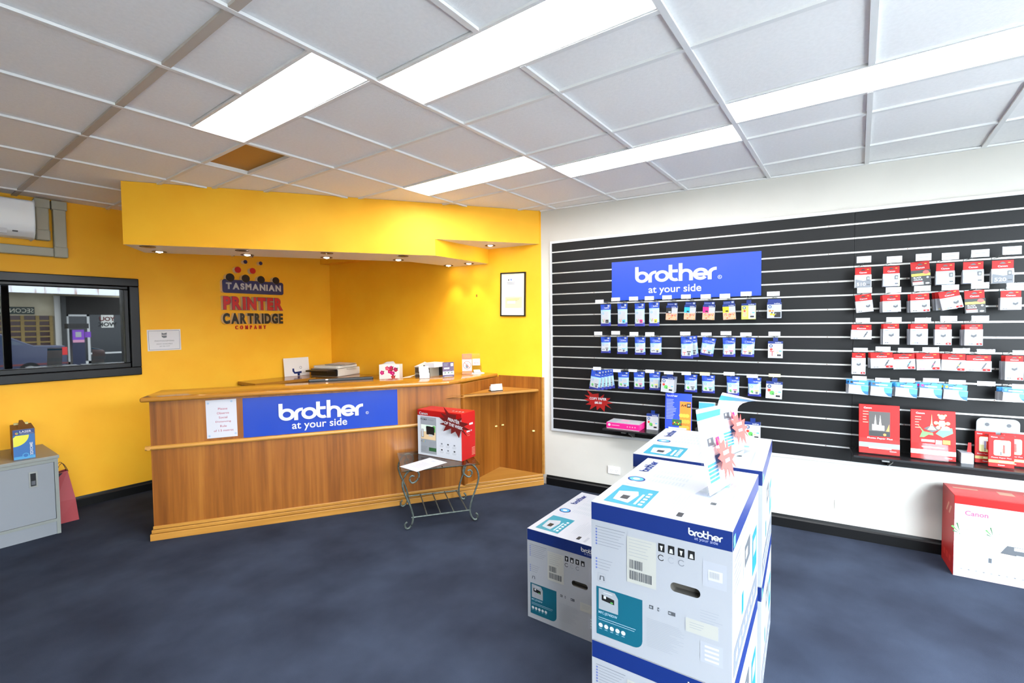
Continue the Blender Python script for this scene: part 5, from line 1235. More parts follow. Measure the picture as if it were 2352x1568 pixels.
pack((1604, 1642, 924, 1000), .13, 'white and blue paper pack behind the leaflet stands', CARD, art_grey, lean=4, stand=False)
def red_pack_base(m, w, h, y):
    m.text('Canon', -w*.28, h*.93, h*.035, y, WHITE, w=w*.2, bold=.03); lines(m, -w*.4, -w*.26, h*.86, h*.055, 5, y, PEACH, h*.014, 2)
def art_church(m, w, h):
    y = -.001; red_pack_base(m, w, h, y)
    m.rect(-w*.25, w*.27, h*.36, h*.86, y, mat('night_grey', '#3E3A38', .5)); st = mat('pale_stone', '#C9C4BE', .5)
    for cx in (-.09, .03): m.poly([(w*(cx-.035), h*.56), (w*(cx+.035), h*.56), (w*(cx+.02), h*.66), (w*cx, h*.80), (w*(cx-.02), h*.66)], y-.0005, st)
    m.poly([(-w*.17, h*.48), (w*.13, h*.48), (w*.13, h*.58), (-w*.17, h*.60)], y-.0005, st); m.poly([(w*.17, h*.47), (w*.25, h*.47), (w*.25, h*.62)], y-.0005, mat('lit_brick', '#B4803E', .5)); m.disc(w*.14, h*.40, w*.04, y-.0006, ORANGE, n=8); m.rect(-w*.25, w*.27, h*.36, h*.46, y-.0003, BLACK)
    m.text('Photo Paper Plus', w*.02, h*.315, h*.04, y, WHITE, w=w*.62, bold=.02); m.rect(-w/2, w/2, h*.125, h*.225, y, LGREY); m.rect(-w*.25, w*.3, h*.105, h*.145, y-.0005, WHITE); m.text('Canon', w*.34, h*.075, h*.025, y, WHITE, w=w*.16, bold=.03)
def art_toys(m, w, h):
    y = -.001; red_pack_base(m, w, h, y); bear = mat('bear_tan', '#E2B878', .6); grn = mat('toy_green', '#5E8A50', .5); car_ = mat('toy_car_green', '#4E9468', .35)
    m.poly([(-w*.07, h*.66), (w*.02, h*.66), (-w*.01, h*.74), (-w*.025, h*.92), (-w*.04, h*.74)], y, bear); m.poly([(-w*.2, h*.62), (-w*.02, h*.70), (w*.15, h*.62), (-w*.02, h*.55)], y-.0002, DGREY); m.poly([(-w*.12, h*.60), (w*.08, h*.60), (w*.0, h*.68), (-w*.05, h*.68)], y-.0005, bear)
    for (cx, cz, r) in ((.2, .87, .075), (.13, .91, .03), (.28, .91, .03), (.2, .74, .085), (.07, .75, .05), (.33, .75, .05), (.12, .66, .05), (.3, .66, .05)): m.disc(w*cx, h*cz, w*r, y-.0006-.00005*cx, bear, n=12)
    m.rect(w*.14, w*.26, h*.68, h*.80, y-.0012, mat('pale_pink', '', 0)); m.poly([(w*.06, h*.53), (w*.22, h*.46), (w*.44, h*.56), (w*.42, h*.66), (w*.2, h*.66)], y-.0014, car_); m.poly([(w*.16, h*.60), (w*.38, h*.61), (w*.36, h*.68), (w*.2, h*.69)], y-.0018, PAPER)
    m.poly([(-w*.35, h*.70), (-w*.2, h*.56), (0, h*.54), (w*.01, h*.49), (-w*.1, h*.50), (-w*.2, h*.44), (-w*.3, h*.44), (-w*.24, h*.56)], y-.001, grn); m.rect(-w*.26, w*.04, h*.35, h*.40, y, PAPER); m.rect(w*.06, w*.2, h*.32, h*.40, y, LBLUE); m.rect(w*.22, w*.38, h*.33, h*.41, y, YLW)
    m.text('Matte Photo Paper', 0, h*.245, h*.04, y, WHITE, w=w*.5, bold=.02); m.rect(-w/2, w/2, h*.10, h*.19, y, mat('mint_band', '#BBD8D2', .4)); m.rect(-w*.28, w*.28, h*.12, h*.155, y-.0005, WHITE); m.text('Canon', w*.34, h*.055, h*.025, y, WHITE, w=w*.16, bold=.03)
pack((1973.5, 2068, 931, 1041), .17, 'red photo paper pack with a floodlit church on the cover', RED2 if False else RED, art_church, lean=6)
pack((2093, 2197.5, 943.5, 1054), .17, 'red matte photo paper pack with toys on the cover', RED, art_toys, lean=6)
def art_kids(m, w, h):
    y = -.001; m.text('Canon', -w*.28, h*.93, h*.035, y, WHITE, w=w*.26, bold=.03); m.poly([(-w*.05, h*.90), (w*.12, h*.90), (w*.09, h*.94), (-w*.02, h*.94)], y, DRED)
    m.poly(rrect(-w*.30, w*.36, h*.36, h*.84, .01), y, mat('meadow', '#D9DCA0', .5)); m.poly(rrect(-w*.28, w*.34, h*.58, h*.83, .008), y-.0004, mat('haze_white', '#F0F0E6', .5)); m.rect(-w*.06, w*.03, h*.46, h*.70, y-.0008, LILAC); m.rect(w*.05, w*.14, h*.44, h*.70, y-.0008, RED2); m.rect(-w*.04, w*.0, h*.38, h*.48, y-.001, DGREY)
    m.text('Photo Paper Plus', 0, h*.29, h*.04, y, WHITE, w=w*.78, bold=.01); m.rect(-w/2, w/2, h*.13, h*.22, y, mat('gold_band', '#A89850', .35)); m.rect(-w*.1, w*.45, h*.15, h*.20, y-.0004, mat('gold_pale', '#D8CFA0', .4)); m.text('Canon', 0, h*.07, h*.035, y, WHITE, w=w*.26, bold=.03)
pack((2240, 2288, 992, 1058), .12, 'small red photo paper pack behind, next to the small white carton', RED, art_kids, lean=3, stand=False)
pack((2300, 2356, 997, 1068), .12, 'small red photo paper pack at the far end of the black ledge', RED, art_kids, lean=3, stand=False)
pack((2271, 2331, 1000, 1073), .19, 'small red photo paper pack standing in front of two others', RED, art_kids, lean=3, stand=False)
s, z, w_, h = place(2243, 2344, 962, 1000, .08)
t = thing('acrylic_rack', 'clear acrylic brochure rack behind the small red photo packs', 'rack', rw(s, .075, SHZ), THR)
MB().slab(rrect(-w_/2, w_/2, .002, z-SHZ, .03), 0, .004, mat('grey_acrylic', '#8C9094', .2)).build('back_plate', t); m = MB(); m.box(-w_/2, w_/2, -.02, 0, 0, .004, ACRYL); m.build('foot', t)
for sx in (-.25, .25): MB().disc(w_*sx, z-SHZ-.04, .011, -.001, DGREY, n=14).build('hole', t)
s, z, w_, h = place(2207.5, 2237, 1041, 1063, .16)
t = thing('ink_carton', 'small white carton standing on the ledge between red photo packs', 'ink carton', rw(s, .16, SHZ), THR)
MB().box(-w_/2, w_/2, 0, .10, 0, z-SHZ, CARD).build('carton', t, bevel=.001); m = MB(); lines(m, -w_*.2, w_*.2, (z-SHZ)*.6, .008, 3, -.001, LGREY, .0015); m.build('print', t)
t2 = MB().face([(w_*.15, .05, z-SHZ), (w_/2, .05, z-SHZ), (w_/2, .055, z-SHZ+.06), (w_*.25, .055, z-SHZ+.06)], RED).build('header_card', t)
# copy paper starburst
s, z = rwp(1373, 921, .022)
burst('starburst_sign', 'red copy paper price starburst stuck on the black slatwall', rw(s, T_+.001, z), (0, 0, THR), .00235, .00165, BRED, [('COPY PAPER', .002, .022, .024, .165, 0), ('$8.50', .004, -.016, .024, .07, 0)])
# ================================================================ stacked printer cartons
CW, CD, CH = .452, .625, .489
def carton_front(m, w, h, y, label=True):
    m.rect(.001, w-.001, h*.875, h-.001, y, NAVY); brother(m, w*.83, h*.945, w*.22, h*.05, y-.0006, WHITE); m.text('at your side', w*.835, h*.905, h*.026, y-.0006, LILAC, w=w*.15)
    m.rect(w*.035, w*.27, h*.83, h*.834, y, GREYT)
    for k in range(6): m.disc(w*.042, h*(.812-.021*k), .0035, y, mat('bullet_blue', '#5A66A0', .5), n=8); m.rect(w*.055, w*(.26-.02*(k % 3)), h*(.810-.021*k), h*(.8125-.021*k), y, GREYT)
    for k in range(4): m.disc(w*.042, h*(.60-.022*k), .0035, y, mat('bullet_blue', '', 0), n=8); m.rect(w*.055, w*(.17-.01*k), h*(.598-.022*k), h*(.6005-.022*k), y, GREYT)
    if label:
        m.rect(w*.285, w*.50, h*.50, h*.815, y-.0008, mat('label_cream', '')); lines(m, w*.30, w*.48, h*.80, h*.022, 6, y-.0014, LGREY, .0015)
        for r in range(2):
            x = w*.305; rnd = random.Random(r+3)
            while x < w*(.40 if r == 0 else .475):
                d_ = rnd.uniform(.001, .004); m.rect(x, x+d_, h*(.60-.075*r), h*(.66-.075*r), y-.0014, DGREY); x += d_+rnd.uniform(.001, .003)
    for k in range(4):
        x = w*(.515+.068*k); m.rect(x, x+w*.044, h*.765, h*.82, y, BLACK); m.poly([(x+.004, h*.772), (x+w*.044-.004, h*.772), (x+w*.03, h*.80), (x+w*.015, h*.80)] if k % 2 else [(x+.005, h*.805), (x+w*.044-.005, h*.805), (x+w*.027, h*.785), (x+w*.027, h*.775), (x+w*.017, h*.775), (x+w*.017, h*.785)], y-.0006, WHITE)
    for k in range(3): m.stroke(arc(w*(.535+.07*k), h*.725, .009, 40, 330, 12), .0025, y, (BLACK, LGREY, GREYT)[k])
    m.rect(w*.815, w*.965, h*.62, h*.78, y, mat('faint_panel', '')); m.rect(w*.85, w*.94, h*.665, h*.73, y-.0005, WHITE)
    for k in range(9): m.rect(w*(.86+.007*k), w*(.862+.007*k), h*.68, h*.72, y-.0009, GREYT)
    m.poly(rrect(w*.04, w*.40, h*.055, h*.40, .03, corners='d'), y, TEAL)
    m.poly([(w*.06, h*.24), (w*.215, h*.24), (w*.215, h*.35), (w*.19, h*.385), (w*.06, h*.39)], y-.0005, LGREY); m.poly([(w*.085, h*.31), (w*.185, h*.30), (w*.185, h*.335), (w*.085, h*.35)], y-.0009, BLACK); m.rect(w*.10, w*.12, h*.325, h*.345, y-.0012, WHITE); m.rect(w*.155, w*.175, h*.305, h*.315, y-.0012, GREEN); m.rect(w*.10, w*.17, h*.365, h*.37, y-.0009, WHITE)
    m.text('MFC-J5740DW', w*.058, h*.215, h*.024, y-.0006, LBLUE, w=w*.15, al='l', bold=.02); m.rect(w*.058, w*.35, h*.178, h*.182, y-.0006, LBLUE); m.rect(w*.058, w*.34, h*.163, h*.1665, y-.0006, LBLUE)
    for k in range(5): m.disc(w*(.075+.045*k), h*.125, .008, y-.0006, WHITE, n=8); m.rect(w*(.062+.045*k), w*(.085+.045*k), h*.098, h*.102, y-.0006, LBLUE)
    m.stroke([(w*.055, h*.44), (w*.115, h*.44), (w*.115, h*.50), (w*.055, h*.50), (w*.055, h*.44)], .0015, y, LGREY); m.stroke([(w*.07, h*.45), (w*.075, h*.48), (w*.1, h*.48), (w*.103, h*.45)], .004, y, DGREY)
    for k, xx in enumerate((.45, .51, .585)): m.rect(w*xx, w*(xx+(.03, .012, .05)[k]), h*.36, h*.385, y, DGREY); m.rect(w*(xx+.004), w*(xx+.02), h*.367, h*.378, y-.0004, LGREY)
    lines(m, w*.43, w*.70, h*.29, h*.011, 18, y, LGREY, .0012, 5); m.rect(w*.70, w*.92, h*.29, h*.385, y, mat('faint_panel', '', 0)); m.rect(w*.705, w*.915, h*.293, h*.382, y-.0004, mat('label_cream', '', 0)); lines(m, w*.73, w*.83, h*.36, h*.016, 3, y-.0008, LGREY)
    m.rect(w*.80, w*.945, h*.13, h*.26, y, mat('faint_panel', '', 0))
    for k in range(4): m.rect(w*.83, w*.92, h*(.145+.028*k), h*(.158+.028*k), y-.0004, mat('mist_teal', '#B9C8C8', .5))
    lines(m, w*.80, w*.95, h*.46, h*.018, 6, y, LGREY, .0014, 9)
def carton_top(m, w, d, z):
    def f(x0, x1, y0, y1, mt, k=0): m.face([(x0, y0, z+k), (x1, y0, z+k), (x1, y1, z+k), (x0, y1, z+k)], mt)
    f(w*.07, w*.38, d*.05, d*.35, TEAL2); m.face([(w*.12, d*.10, z+.0006), (w*.25, d*.08, z+.0006), (w*.27, d*.22, z+.0006), (w*.24, d*.28, z+.0006), (w*.10, d*.24, z+.0006)], LGREY); f(w*.16, w*.22, d*.13, d*.19, BLACK, .0009); f(w*.29, w*.31, d*.08, d*.25, LBLUE, .0006)
    for k in range(5): f(w*.325, w*.355, d*(.08+.045*k), d*(.105+.045*k), WHITE, .0006)
    for (yy, r, mt) in ((.50, .030, NAVY), (.50, .024, SKYB), (.50, .012, WHITE), (.42, .022, LILAC), (.42, .019, CARD)):
        m.face([(w*.12+r*1.15*math.cos(a*PI/10), d*yy+r*math.sin(a*PI/10), z+.0004+(.03-r)*.02) for a in range(20)], mt)
    for i, (s_, n) in enumerate(((.024, 0),)):
        g = MB(); brother(g, 0, 0, .16, .04, 0, NAVY); g.xf(Matrix(((0, 0, -1, w*.10), (1, 0, 0, d*.80), (0, 0, 0, z+.0006), (0, 0, 0, 1)))); m.raw(g.v, g.f, NAVY)
    f(w*.16, w*.163, d*.60, d*.92, LGREY, .0003)
    for i in range(11):
        for j in range(4): f(w*(.22+.028*i), w*(.235+.028*i), d*(.50+.1*j), d*(.56+.1*j), mat('faint_print', '#959AA0', .5), .0003)
    for k in range(9): f(w*(.50+.022*k), w*(.504+.022*k), d*.12, d*(.30+.04*(k % 3)), LGREY, .0003)
    f(w*.62, w*.66, d*.045, d*.10, BLACK, .0003); f(w*.72, w*.75, d*.03, d*.12, LGREY, .0003); f(w*.78, w*.82, d*.30, d*.335, BLACK, .0003); f(w*.90, w*.91, d*.1, d*.5, LGREY, .0003); f(w*.80, w*.84, d*.62, d*.66, mat('mint_mark', '#5FCFA8', .5), .0003)
def carton_side(m, d, h, x):
    def f(y0, y1, z0, z1, mt, k=0): m.face([(x+k, y0, z0), (x+k, y1, z0), (x+k, y1, z1), (x+k, y0, z1)], mt)
    f(.001, d-.001, h*.875, h-.001, NAVY); f(d*.02, d*.07, h*.89, h*.96, mat('mint_mark', '', 0), .0006)
    f(d*.05, d*.95, h*.05, h*.22, mat('slate_print', '#6A6E76', .4)); f(d*.35, d*.66, h*.50, h*.82, LGREY); f(d*.40, d*.60, h*.55, h*.70, DGREY, .0006); f(d*.42, d*.50, h*.60, h*.66, WHITE, .0009)
    for k in range(7): f(d*(.10+.11*k), d*(.16+.11*k), h*.12, h*.17, WHITE, .0006)
    for k in range(6): f(d*.05, d*(.28-.02*(k % 3)), h*(.78-.04*k), h*(.785-.04*k), GREYT)
    f(d*.72, d*.92, h*.30, h*.62, TEAL2); f(d*.75, d*.88, h*.44, h*.56, LGREY, .0006); f(d*.30, d*.36, h*.28, h*.42, TEAL2)
def brother_carton(label, loc, ang, w=CW, d=CD, h=CH, hole=True, topprint=True):
    t = thing('printer_carton', label, 'carton', loc, ang, 'white and blue printer cartons')
    # carton with a real hand hole through the front board
    m = MB(); hx0, hx1, hz0, hz1 = w*.60, w*.80, h*.525, h*.585
    m.box(0, w, .032, d, 0, h, CARD); m.box(0, .004, 0.0005, .032, 0, h, CARD); m.box(w-.004, w, .0005, .032, 0, h, CARD); m.box(.004, w-.004, .0005, .032, h-.004, h, CARD); m.box(.004, w-.004, .0005, .032, 0, .004, CARD)
    o = rrect(hx0, hx1, hz0, hz1, (hz1-hz0)/2-.0005, 6)
    m.build('body', t)
    fr = MB(); k = 0
    outer = [(w, h), (0, h), (0, 0), (w, 0)]
    n = len(o)//4
    for q in range(4):                            # front board as four fans round the slot
        seg = o[q*n:(q+1)*n]
        fr.face([(outer[q][0], 0, outer[q][1])]+[(p[0], 0, p[1]) for p in reversed(seg)] if False else [(p[0], 0, p[1]) for p in seg][::-1]+[(outer[q][0], 0, outer[q][1])], CARD)
        nx_ = o[((q+1)*n) % len(o)]; ls = seg[-1]
        fr.face([(outer[q][0], 0, outer[q][1]), (outer[(q+1) % 4][0], 0, outer[(q+1) % 4][1]), (nx_[0], 0, nx_[1]), (ls[0], 0, ls[1])][::-1], CARD)
    for i in range(len(o)):
        p, q = o[i], o[(i+1) % len(o)]; fr.face([(p[0], 0, p[1]), (q[0], 0, q[1]), (q[0], .030, q[1]), (p[0], .030, p[1])], mat('carton_inside_shade', '#4A4640', .9) if q[1] < h*.58 else CARD)  # dark lining colour stands for the shade inside the carton
    fr.build('front_board', t)
    MB().poly(o, .030, mat('carton_inside_shade', '#4A4640', .9)).build('hand_hole', t)
    m = MB(); carton_front(m, w, h, -.0006); m.build('front_print', t)
    m = MB(); carton_side(m, d, h, w+.0006); m.build('side_print', t)
    if topprint: m = MB(); carton_top(m, w, d, h+.0006); m.build('top_print', t)
    return t
A1 = math.radians(-87.4)
brother_carton('lower white and blue printer carton under the front leaflet stand', (1.466, .743, 0), A1, topprint=False)
brother_carton('upper white and blue printer carton carrying the front leaflet stand', (1.466, .743, CH+.002), A1)
A2 = math.radians(-85.7)
brother_carton('lower printer carton of the back stack beside the slatwall', (2.124, .856, 0), A2, w=.545, d=.62, topprint=False)
brother_carton('upper printer carton of the back stack carrying the curling leaflet', (2.124, .856, CH+.002), A2, w=.545, d=.62)
brother_carton('single white and blue printer carton standing alone on the carpet', (2.08, 1.441, 0), math.radians(-88.9), d=.655)
ST = 2*CH+.003
# ---------------------------------------------------------------- leaflet stands on the cartons
def leaflet(label, base, ang, W, H, curl, lean, blabel):
    t = thing('leaflet_stand', label, 'leaflet stand', base, ang)
    lz = math.tan(lean)
    m = MB()
    f = lambda x, y, z: (x, y+z*lz, z)
    m.face([f(-W/2, .006, .003), f(W/2, .006, .003), f(W/2, .006, H*.8), f(-W/2, .006, H*.8)], ACRYL); m.face([f(-W/2, -.012, .003), f(W/2, -.012, .003), f(W/2, -.012, H*.35), f(-W/2, -.012, H*.35)], ACRYL)
    m.box(-W/2, W/2, -.03, .05, 0, .003, ACRYL); m.build('stand', t)
    m = MB(); n = 16; rows = []
    def pt(a, q):                                 # q up the sheet, a across; the top corner curls back and sideways
        X = -W/2+.004+(W-.008)*a; Z = .006+H*q; Y = -.003
        c = max(0, q-.55)/.45
        Y -= curl*(c**2)*(.35+.65*a)*.13; Z -= curl*(c**2)*(.15+.85*a)*.06
        return f(X, Y, Z)
    LS = mat('leaflet_paper', '#F1F3F6', .35)
    cols = [(0, .22, LS), (.22, .42, mat('leaflet_pale', '#DCE9F2', .35)), (.42, .86, LS if curl < .5 else mat('leaflet_blush', '#EBD9DC', .35)), (.86, .95, SKYB), (.95, 1.0, LS)]
    na = 8
    for (q0, q1, mt) in cols:
        k = 6
        for i in range(k):
            for j in range(na): m.face([pt(j/na, q0+(q1-q0)*i/k), pt((j+1)/na, q0+(q1-q0)*i/k), pt((j+1)/na, q0+(q1-q0)*(i+1)/k), pt(j/na, q0+(q1-q0)*(i+1)/k)], mt)
    m.build('leaflet', t, smooth=True)
    m = MB()
    def patch(a0, a1, q0, q1, mt, off=.0012):
        k = 4
        for i in range(k):
            for j in range(k):
                P = [Vector(pt(a0+(a1-a0)*x/k, q0+(q1-q0)*z/k))+Vector((0, -off, 0)) for x, z in ((j, i), (j+1, i), (j+1, i+1), (j, i+1))]; m.face(P, mt)
    patch(.15, .62, .50, .72, LGREY); patch(.28, .55, .53, .62, DGREY, .002); patch(.34, .42, .57, .61, WHITE, .0026); patch(.66, .82, .50, .60, MAG, .002)
    m.build('picture_print', t); m = MB()
    for k in range(5): patch(.12, .55, .12+.045*k, .15+.045*k, SKYB)
    patch(.5, .8, .30, .40, mat('deep_sky', '', 0)); m.build('text_print', t)
    bz = .40*H
    m = MB(); m.slab([(-.015+W*.25+p[0]*.00125, bz+p[1]*.0014) for p in BUR][::-1], -.032, -.0305, SALMON); m.xf(Matrix(((1, 0, 0, 0), (0, 1, lz, 0), (0, 0, 1, 0), (0, 0, 0, 1)))); bst = m.build('starburst', t); bst['label'] = 'salmon red starburst card'
    m = MB(); m.rect(W*.05, W*.30, bz+.01, bz+.024, -.0328, WHITE); m.rect(W*.08, W*.28, bz-.018, bz-.005, -.0328, mat('pale_pink', '')); m.xf(Matrix(((1, 0, 0, 0), (0, 1, lz, 0), (0, 0, 1, 0), (0, 0, 0, 1)))); m.build('starburst_print', bst)
    return t
p1 = on_z(1650, 1132, ST)
a1 = math.radians(-9)
leaflet('straight promotional leaflet in a clear stand on the front cartons', (p1.x+.03, p1.y, ST), a1, .20, .30, .12, .19, '')
p2 = on_z(1684, 1045, ST)
leaflet('curling promotional leaflet in a clear stand on the back cartons', (p2.x+.03, p2.y, ST), math.radians(-14), .20, .30, 1.0, .20, '')

# ---------------------------------------------------------------- big red and white carton by the wall
cf, c2 = on_z(2188, 1320, 0), on_z(2352, 1352, 0)
ca = math.atan2(c2.y-cf.y, c2.x-cf.x); BW, BD, BH = .58, .262, .507
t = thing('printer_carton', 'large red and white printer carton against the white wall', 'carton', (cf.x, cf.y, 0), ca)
MB().box(0, BW, 0, BD, 0, BH, RED, top=mat('pale_top_red', '#C8403E', .4), left=mat('maroon_side', '#A5201E', .4)).build('carton', t, bevel=.003)  # paler red on the top face
m = MB(); y = -.0006
m.rect(.002, BW-.002, .002, BH*.90, y, CARD); m.text('Canon', .05, BH*.80, BH*.06, y-.0005, mat('pink_red', '#D84A6A', .4), w=.105, bold=.02, al='l')
z0, z1 = BH*.235, BH*.70
m.rect(.002, BW-.002, z0, z1, y-.0004, mat('room_pale', '#DFE9EE', .5)); m.rect(.002, BW-.002, z0, z0+(z1-z0)*.30, y-.0006, mat('room_blue', '#A8C3D4', .5)); m.rect(.002, .30, z0+(z1-z0)*.42, z0+(z1-z0)*.47, y-.0008, WHITE); m.rect(.06, .10, z0+(z1-z0)*.5, z1, y-.0006, WHITE); m.rect(.13, .15, z0+(z1-z0)*.5, z1, y-.0006, WHITE)
for (px, pz, r) in ((.03, .78, .034), (.18, .80, .030)):
    for k in range(7):
        a = k*.9; m.poly([(px, z0+(z1-z0)*pz-.03), (px+r*math.cos(a)-.004, z0+(z1-z0)*pz+r*math.sin(a)), (px+r*1.3*math.cos(a+.25), z0+(z1-z0)*pz+r*1.1*math.sin(a+.25))], y-.001-.00003*k, GREEN if k % 2 else DGREEN)
m.rect(.165, .20, z0+(z1-z0)*.5, z0+(z1-z0)*.66, y-.0014, WHITE)
m.poly([(.12, z0+(z1-z0)*.16), (.17, z0+(z1-z0)*.33), (BW-.01, z0+(z1-z0)*.33), (BW-.01, z0+(z1-z0)*.08)], y-.001, mat('desk_wood', '#EFD2AC', .5))
m.poly([(.21, z0+(z1-z0)*.30), (.40, z0+(z1-z0)*.26), (.42, z0+(z1-z0)*.50), (.24, z0+(z1-z0)*.52)], y-.0014, DGREY); m.rect(.27, .34, z0+(z1-z0)*.42, z0+(z1-z0)*.50, y-.0018, WHITE); m.rect(.28, .37, z0+(z1-z0)*.25, z0+(z1-z0)*.31, y-.0018, LGREY)
m.poly([(.02, z0), (.055, z0+(z1-z0)*.45), (.075, z0+(z1-z0)*.44), (.11, z0+(z1-z0)*.08), (.13, z0)], y-.0012, mat('chair_cream', '#E6DFD2', .5)); m.rect(.16, .175, z0, z0+(z1-z0)*.12, y-.0012, DGREY); m.poly([(.13, z0+(z1-z0)*.2), (.19, z0+(z1-z0)*.16), (.25, z0+(z1-z0)*.21), (.19, z0+(z1-z0)*.26)], y-.0016, PAPER)
lines(m, .03, .36, BH*.185, BH*.024, 2, y-.0004, LGREY, .003)
for k in range(9): m.rect(.035+.034*k, .043+.034*k, BH*.10, BH*.108, y-.0004, DGREY if k % 2 else GREYT)
m.build('print', t)
m = MB()
def tf(x0, x1, y0, y1, mt): m.face([(x0, y0, BH+.0006), (x1, y0, BH+.0006), (x1, y1, BH+.0006), (x0, y1, BH+.0006)], mt)
tf(.03, .15, BD*.62, BD*.72, PEACH); tf(.24, .31, BD*.5, BD*.75, PEACH); tf(.36, .42, BD*.5, BD*.75, PEACH); m.build('top_print', t)
m = MB()
for (y0, z0_, y1, z1_) in ((.09, .36, .05, .42), (.15, .36, .10, .43)): m.face([(-.0006, y0, z0_), (-.0006, y0+.02, z0_+.004), (-.0006, y1+.02, z1_), (-.0006, y1, z1_-.004)], PEACH)
for k in range(3): m.face([(-.0006, .05+.06*k, .06), (-.0006, .09+.06*k, .06), (-.0006, .09+.06*k, .10), (-.0006, .05+.06*k, .10)], RED2)
m.build('side_print', t)
# ================================================================ the street, seen mirrored in the dark window
YG = YL+.04
def refl(u, v, ys):
    w = ray(u, v); T = YG+(YG-ys); return w.x/w.y*T, CAM_H+w.z/w.y*T
YF = -20.0
GZ = refl(100, 842, YF)[1]                       # far footpath level
ASPH = mat('asphalt', '#55585C', .9); PAVE = mat('pavement', '#A8A8A4', .85)
struct(MB().box(-30, 45, YF-2, YMIN-2.4, GZ-.3, GZ-.14, ASPH).build('road')); struct(MB().box(-30, 45, YMIN-2.4, YMIN-.16, -.2, -.02, PAVE).build('footpath')); struct(MB().box(-30, 45, YF-.5, YF+2.2, GZ-.2, GZ, PAVE).build('footpath'))
bl_ = thing('shop_building', 'rendered shop building across the street, mirrored in the dark window', 'building', (0, YF, GZ))
def R_(u, v): x, z = refl(u, v, YF); return x, z-GZ
RENDER = mat('cream_render', '#B9AE92', .8); noisy(RENDER, '#A89C80', '#C4BAA0', nscale=1.2, lo=.3, hi=.7)
MB().box(-20, 30, -4, 0, 0, R_(100, 655)[1]+.8, RENDER).build('wall', bl_)
ft, fb = R_(120, 654)[1], R_(120, 679)[1]; xr = R_(263, 670)[0]
FASC = mat('rusty_white_fascia', '#E8EAEE', .6); noisy(FASC, '#A0623A', '#ECEEF2', scale=(3, 1, .35), nscale=1.6, detail=6, lo=.30, hi=.42)
MB().box(-20, xr, 1.9, 2.0, fb, ft, FASC).build('fascia', bl_); MB().box(-20, xr, 0, 1.95, ft-.12, ft-.02, mat('awning_dark', '#2A2622', .8)).build('awning', bl_)
sx0, sz1 = R_(-60, 703); sx1, sz0 = R_(79, 721.5)
MB().box(sx0, sx1, .0, .06, sz0, sz1, mat('sign_green', '#22302A', .5)).build('sign_board', bl_)
# the writing faces the street, so it is laid out for someone standing in the shop
xs0, xs1 = R_(76, 710)[0], R_(-52, 710)[0]
m = MB(); m.text('SECOND HAND', 0, 0, (sz1-sz0)*.58, 0, mat('sign_ivory', '#D8D2BC', .6), w=abs(xs0-xs1))
m.xf(Matrix.Translation(((xs0+xs1)/2, .07, (sz0+sz1)/2)) @ Matrix.Rotation(PI, 4, 'Z')); m.build('sign_lettering', bl_)
wx0, wz1 = R_(-40, 724); wx1, wz0 = R_(124, 800)
MB().box(wx0, wx1, .0, .05, wz0, wz1, mat('window_maroon', '#3A1E1A', .3)).build('shop_window', bl_)
TIM = mat('shelf_timber', '#8A7444', .7)
for k in range(6): z = wz1-(wz1-wz0)*(.15+.16*k); MB().box(wx0, wx1, .05, .09, z-.035, z+.035, TIM).build('shelf_board', bl_)
for u in (-20, 51, 86, 117): x = R_(u, 750)[0]; MB().box(x-.06, x+.06, .05, .10, wz0, wz1, TIM).build('mullion', bl_)
px0, px1 = R_(123, 700)[0], R_(137, 700)[0]; MB().box(px0, px1, 0, .15, 0, fb, mat('pier_white', '#C9C6C0', .7)).build('pier', bl_)
MB().box(R_(137, 700)[0], R_(148, 700)[0], 0, .3, 0, fb, mat('downpipe_dark', '#3A3A38', .6)).build('pier', bl_)
dx0, dz1 = R_(148, 722); dx1, _ = R_(275, 722)
MB().box(dx0, dx1+6, .02, .10, 0, dz1, mat('shopfront_dark', '#23272B', .2)).build('shop_window', bl_); MB().box(dx0, dx1+6, .02, .14, dz1, fb, mat('awning_dark', '', 0) if 'awning_dark' in MATS else BLACK).build('transom', bl_)
DF = mat('door_frame_alu', '#C8C8C6', .4)
ex0, ex1 = R_(150, 750)[0], R_(204, 750)[0]
for (a, c, d_, e_) in ((ex0, ex0+.1, 0, dz1), (ex1-.1, ex1, 0, dz1), (ex0, ex1, dz1-.09, dz1), (ex0, ex1, 0, .18)): MB().box(a, c, .10, .17, d_, e_, DF).build('door_frame', bl_)
MB().box(ex1, dx1+6, .10, .16, .5, .58, DF).build('sill_bar', bl_)
a, b_ = R_(230, 723), R_(260, 752); MB().box(a[0], b_[0], .11, .13, b_[1], a[1], mat('poster_white', '#D8D6CE', .6)).build('poster', bl_)
m = MB()
for k in range(2): m.text(('YOU', 'WOK')[k], 0, -.28*k, .22, 0, DRED if k == 0 else BLACK, bold=.03)
m.xf(Matrix.Translation(((a[0]+b_[0])/2, .14, (a[1]+b_[1])/2+.12)) @ Matrix.Rotation(PI, 4, 'Z')); m.build('poster_lettering', bl_)
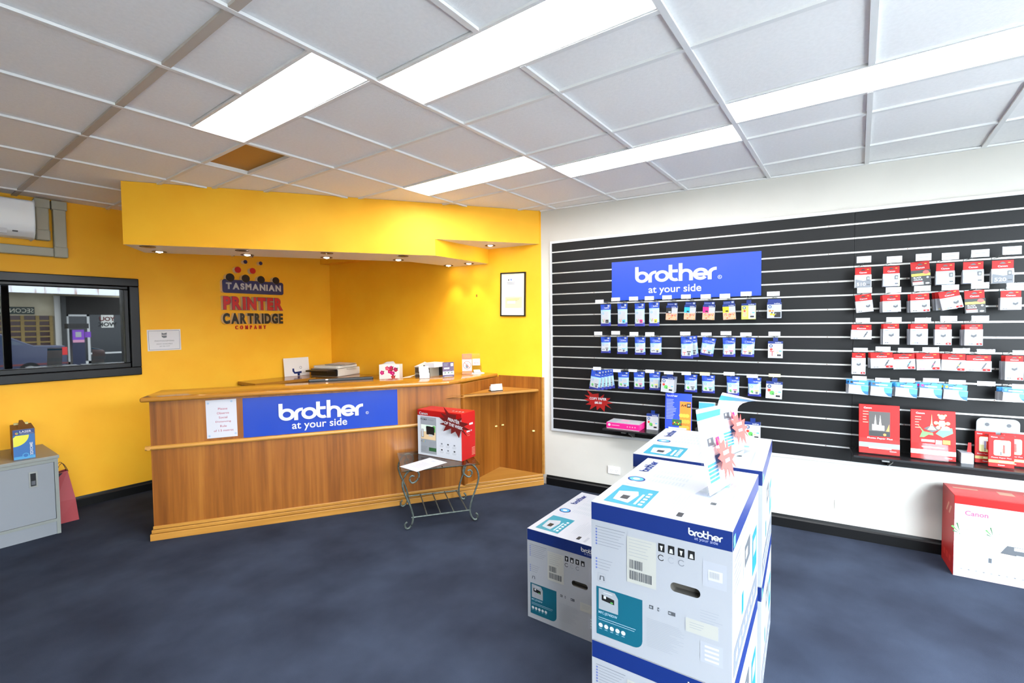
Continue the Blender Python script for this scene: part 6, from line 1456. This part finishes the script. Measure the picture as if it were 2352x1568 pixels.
# payphone booth with purple posters
YB = -17.6
bxx, _ = refl(178, 790, YB); z_b = -.14+GZ
t = thing('payphone', 'purple postered payphone on the far footpath, mirrored in the window', 'payphone', (bxx, YB, z_b))
zz = lambda v: refl(178, v, YB)[1]-z_b
MB().box(-.22, .22, -.22, .22, 0, zz(757), mat('booth_navy', '#1E2440', .4)).build('cabinet', t)
MB().prism([(-.36, -.3), (.36, -.3), (.36, .3), (-.36, .3)], zz(754), zz(743), mat('booth_roof', '#23211F', .6)).build('roof', t)
MB().box(-.2, .2, .22, .235, zz(786), zz(757), mat('booth_purple', '#7A3CB0', .4)).build('poster', t); MB().box(-.1, .1, .235, .24, zz(774), zz(762), PAPER).build('poster_panel', t); MB().box(-.2, .2, .235, .24, zz(786), zz(780), mat('pale_pink', '')).build('poster_strip', t)
MB().box(.24, .46, .1, .12, zz(775), zz(762), mat('booth_purple', '')).build('side_poster', t)
# parked sedan
YC = -15.5
tail, _ = refl(142, 800, YC); zr = refl(60, 762, YC)[1]
cg = GZ-.14; rh = zr-cg; k_ = rh/1.45
t = thing('parked_car', 'dark blue sedan parked across the street, mirrored in the window', 'car', (tail, YC, cg))
CARB = mat('car_blue', '#2C3350', .25, coat=.4)
prof = [(0, .45), (0, .85), (-.05, 1.0), (-.75, 1.02), (-1.45, 1.40), (-2.5, 1.45), (-3.2, 1.0), (-4.45, .86), (-4.6, .6), (-4.6, .3), (-.05, .3)]
P = [(p[0]*k_, p[1]*k_) for p in prof]
MB().slab(P[::1], -.85, .85, CARB).build('body', t, bevel=.03)
gl_ = [(-1.5, 1.36), (-2.45, 1.40), (-3.0, 1.04), (-.95, 1.06)]
for yy in (.852, -.852): MB().poly([(p[0]*k_, p[1]*k_) for p in gl_], yy, mat('car_glass', '#3A4658', .05)).build('side_window', t)
for yy in (.70, -.88):
    for xx in (-.85, -3.6):
        m = MB(); m.slab([(xx*k_+.32*math.cos(a*PI/10), .32+.32*math.sin(a*PI/10)) for a in range(20)], yy, yy+.18, mat('tyre', '#101010', .8)); w_ = m.build('wheel', t)
        m = MB(); m.slab([(xx*k_+.19*math.cos(a*PI/10), .32+.19*math.sin(a*PI/10)) for a in range(20)], yy-.01, yy+.19, STEEL); m.build('hubcap', w_)
MB().box(-.12*k_, .012, .62, .86, .70*k_, .95*k_, mat('tail_lamp', '#C81414', .2)).build('tail_lamp', t)
MB().box(-4.5*k_, .02, -.86, .87, .42*k_, .47*k_, mat('car_trim', '#6A3030', .4)).build('side_trim', t)
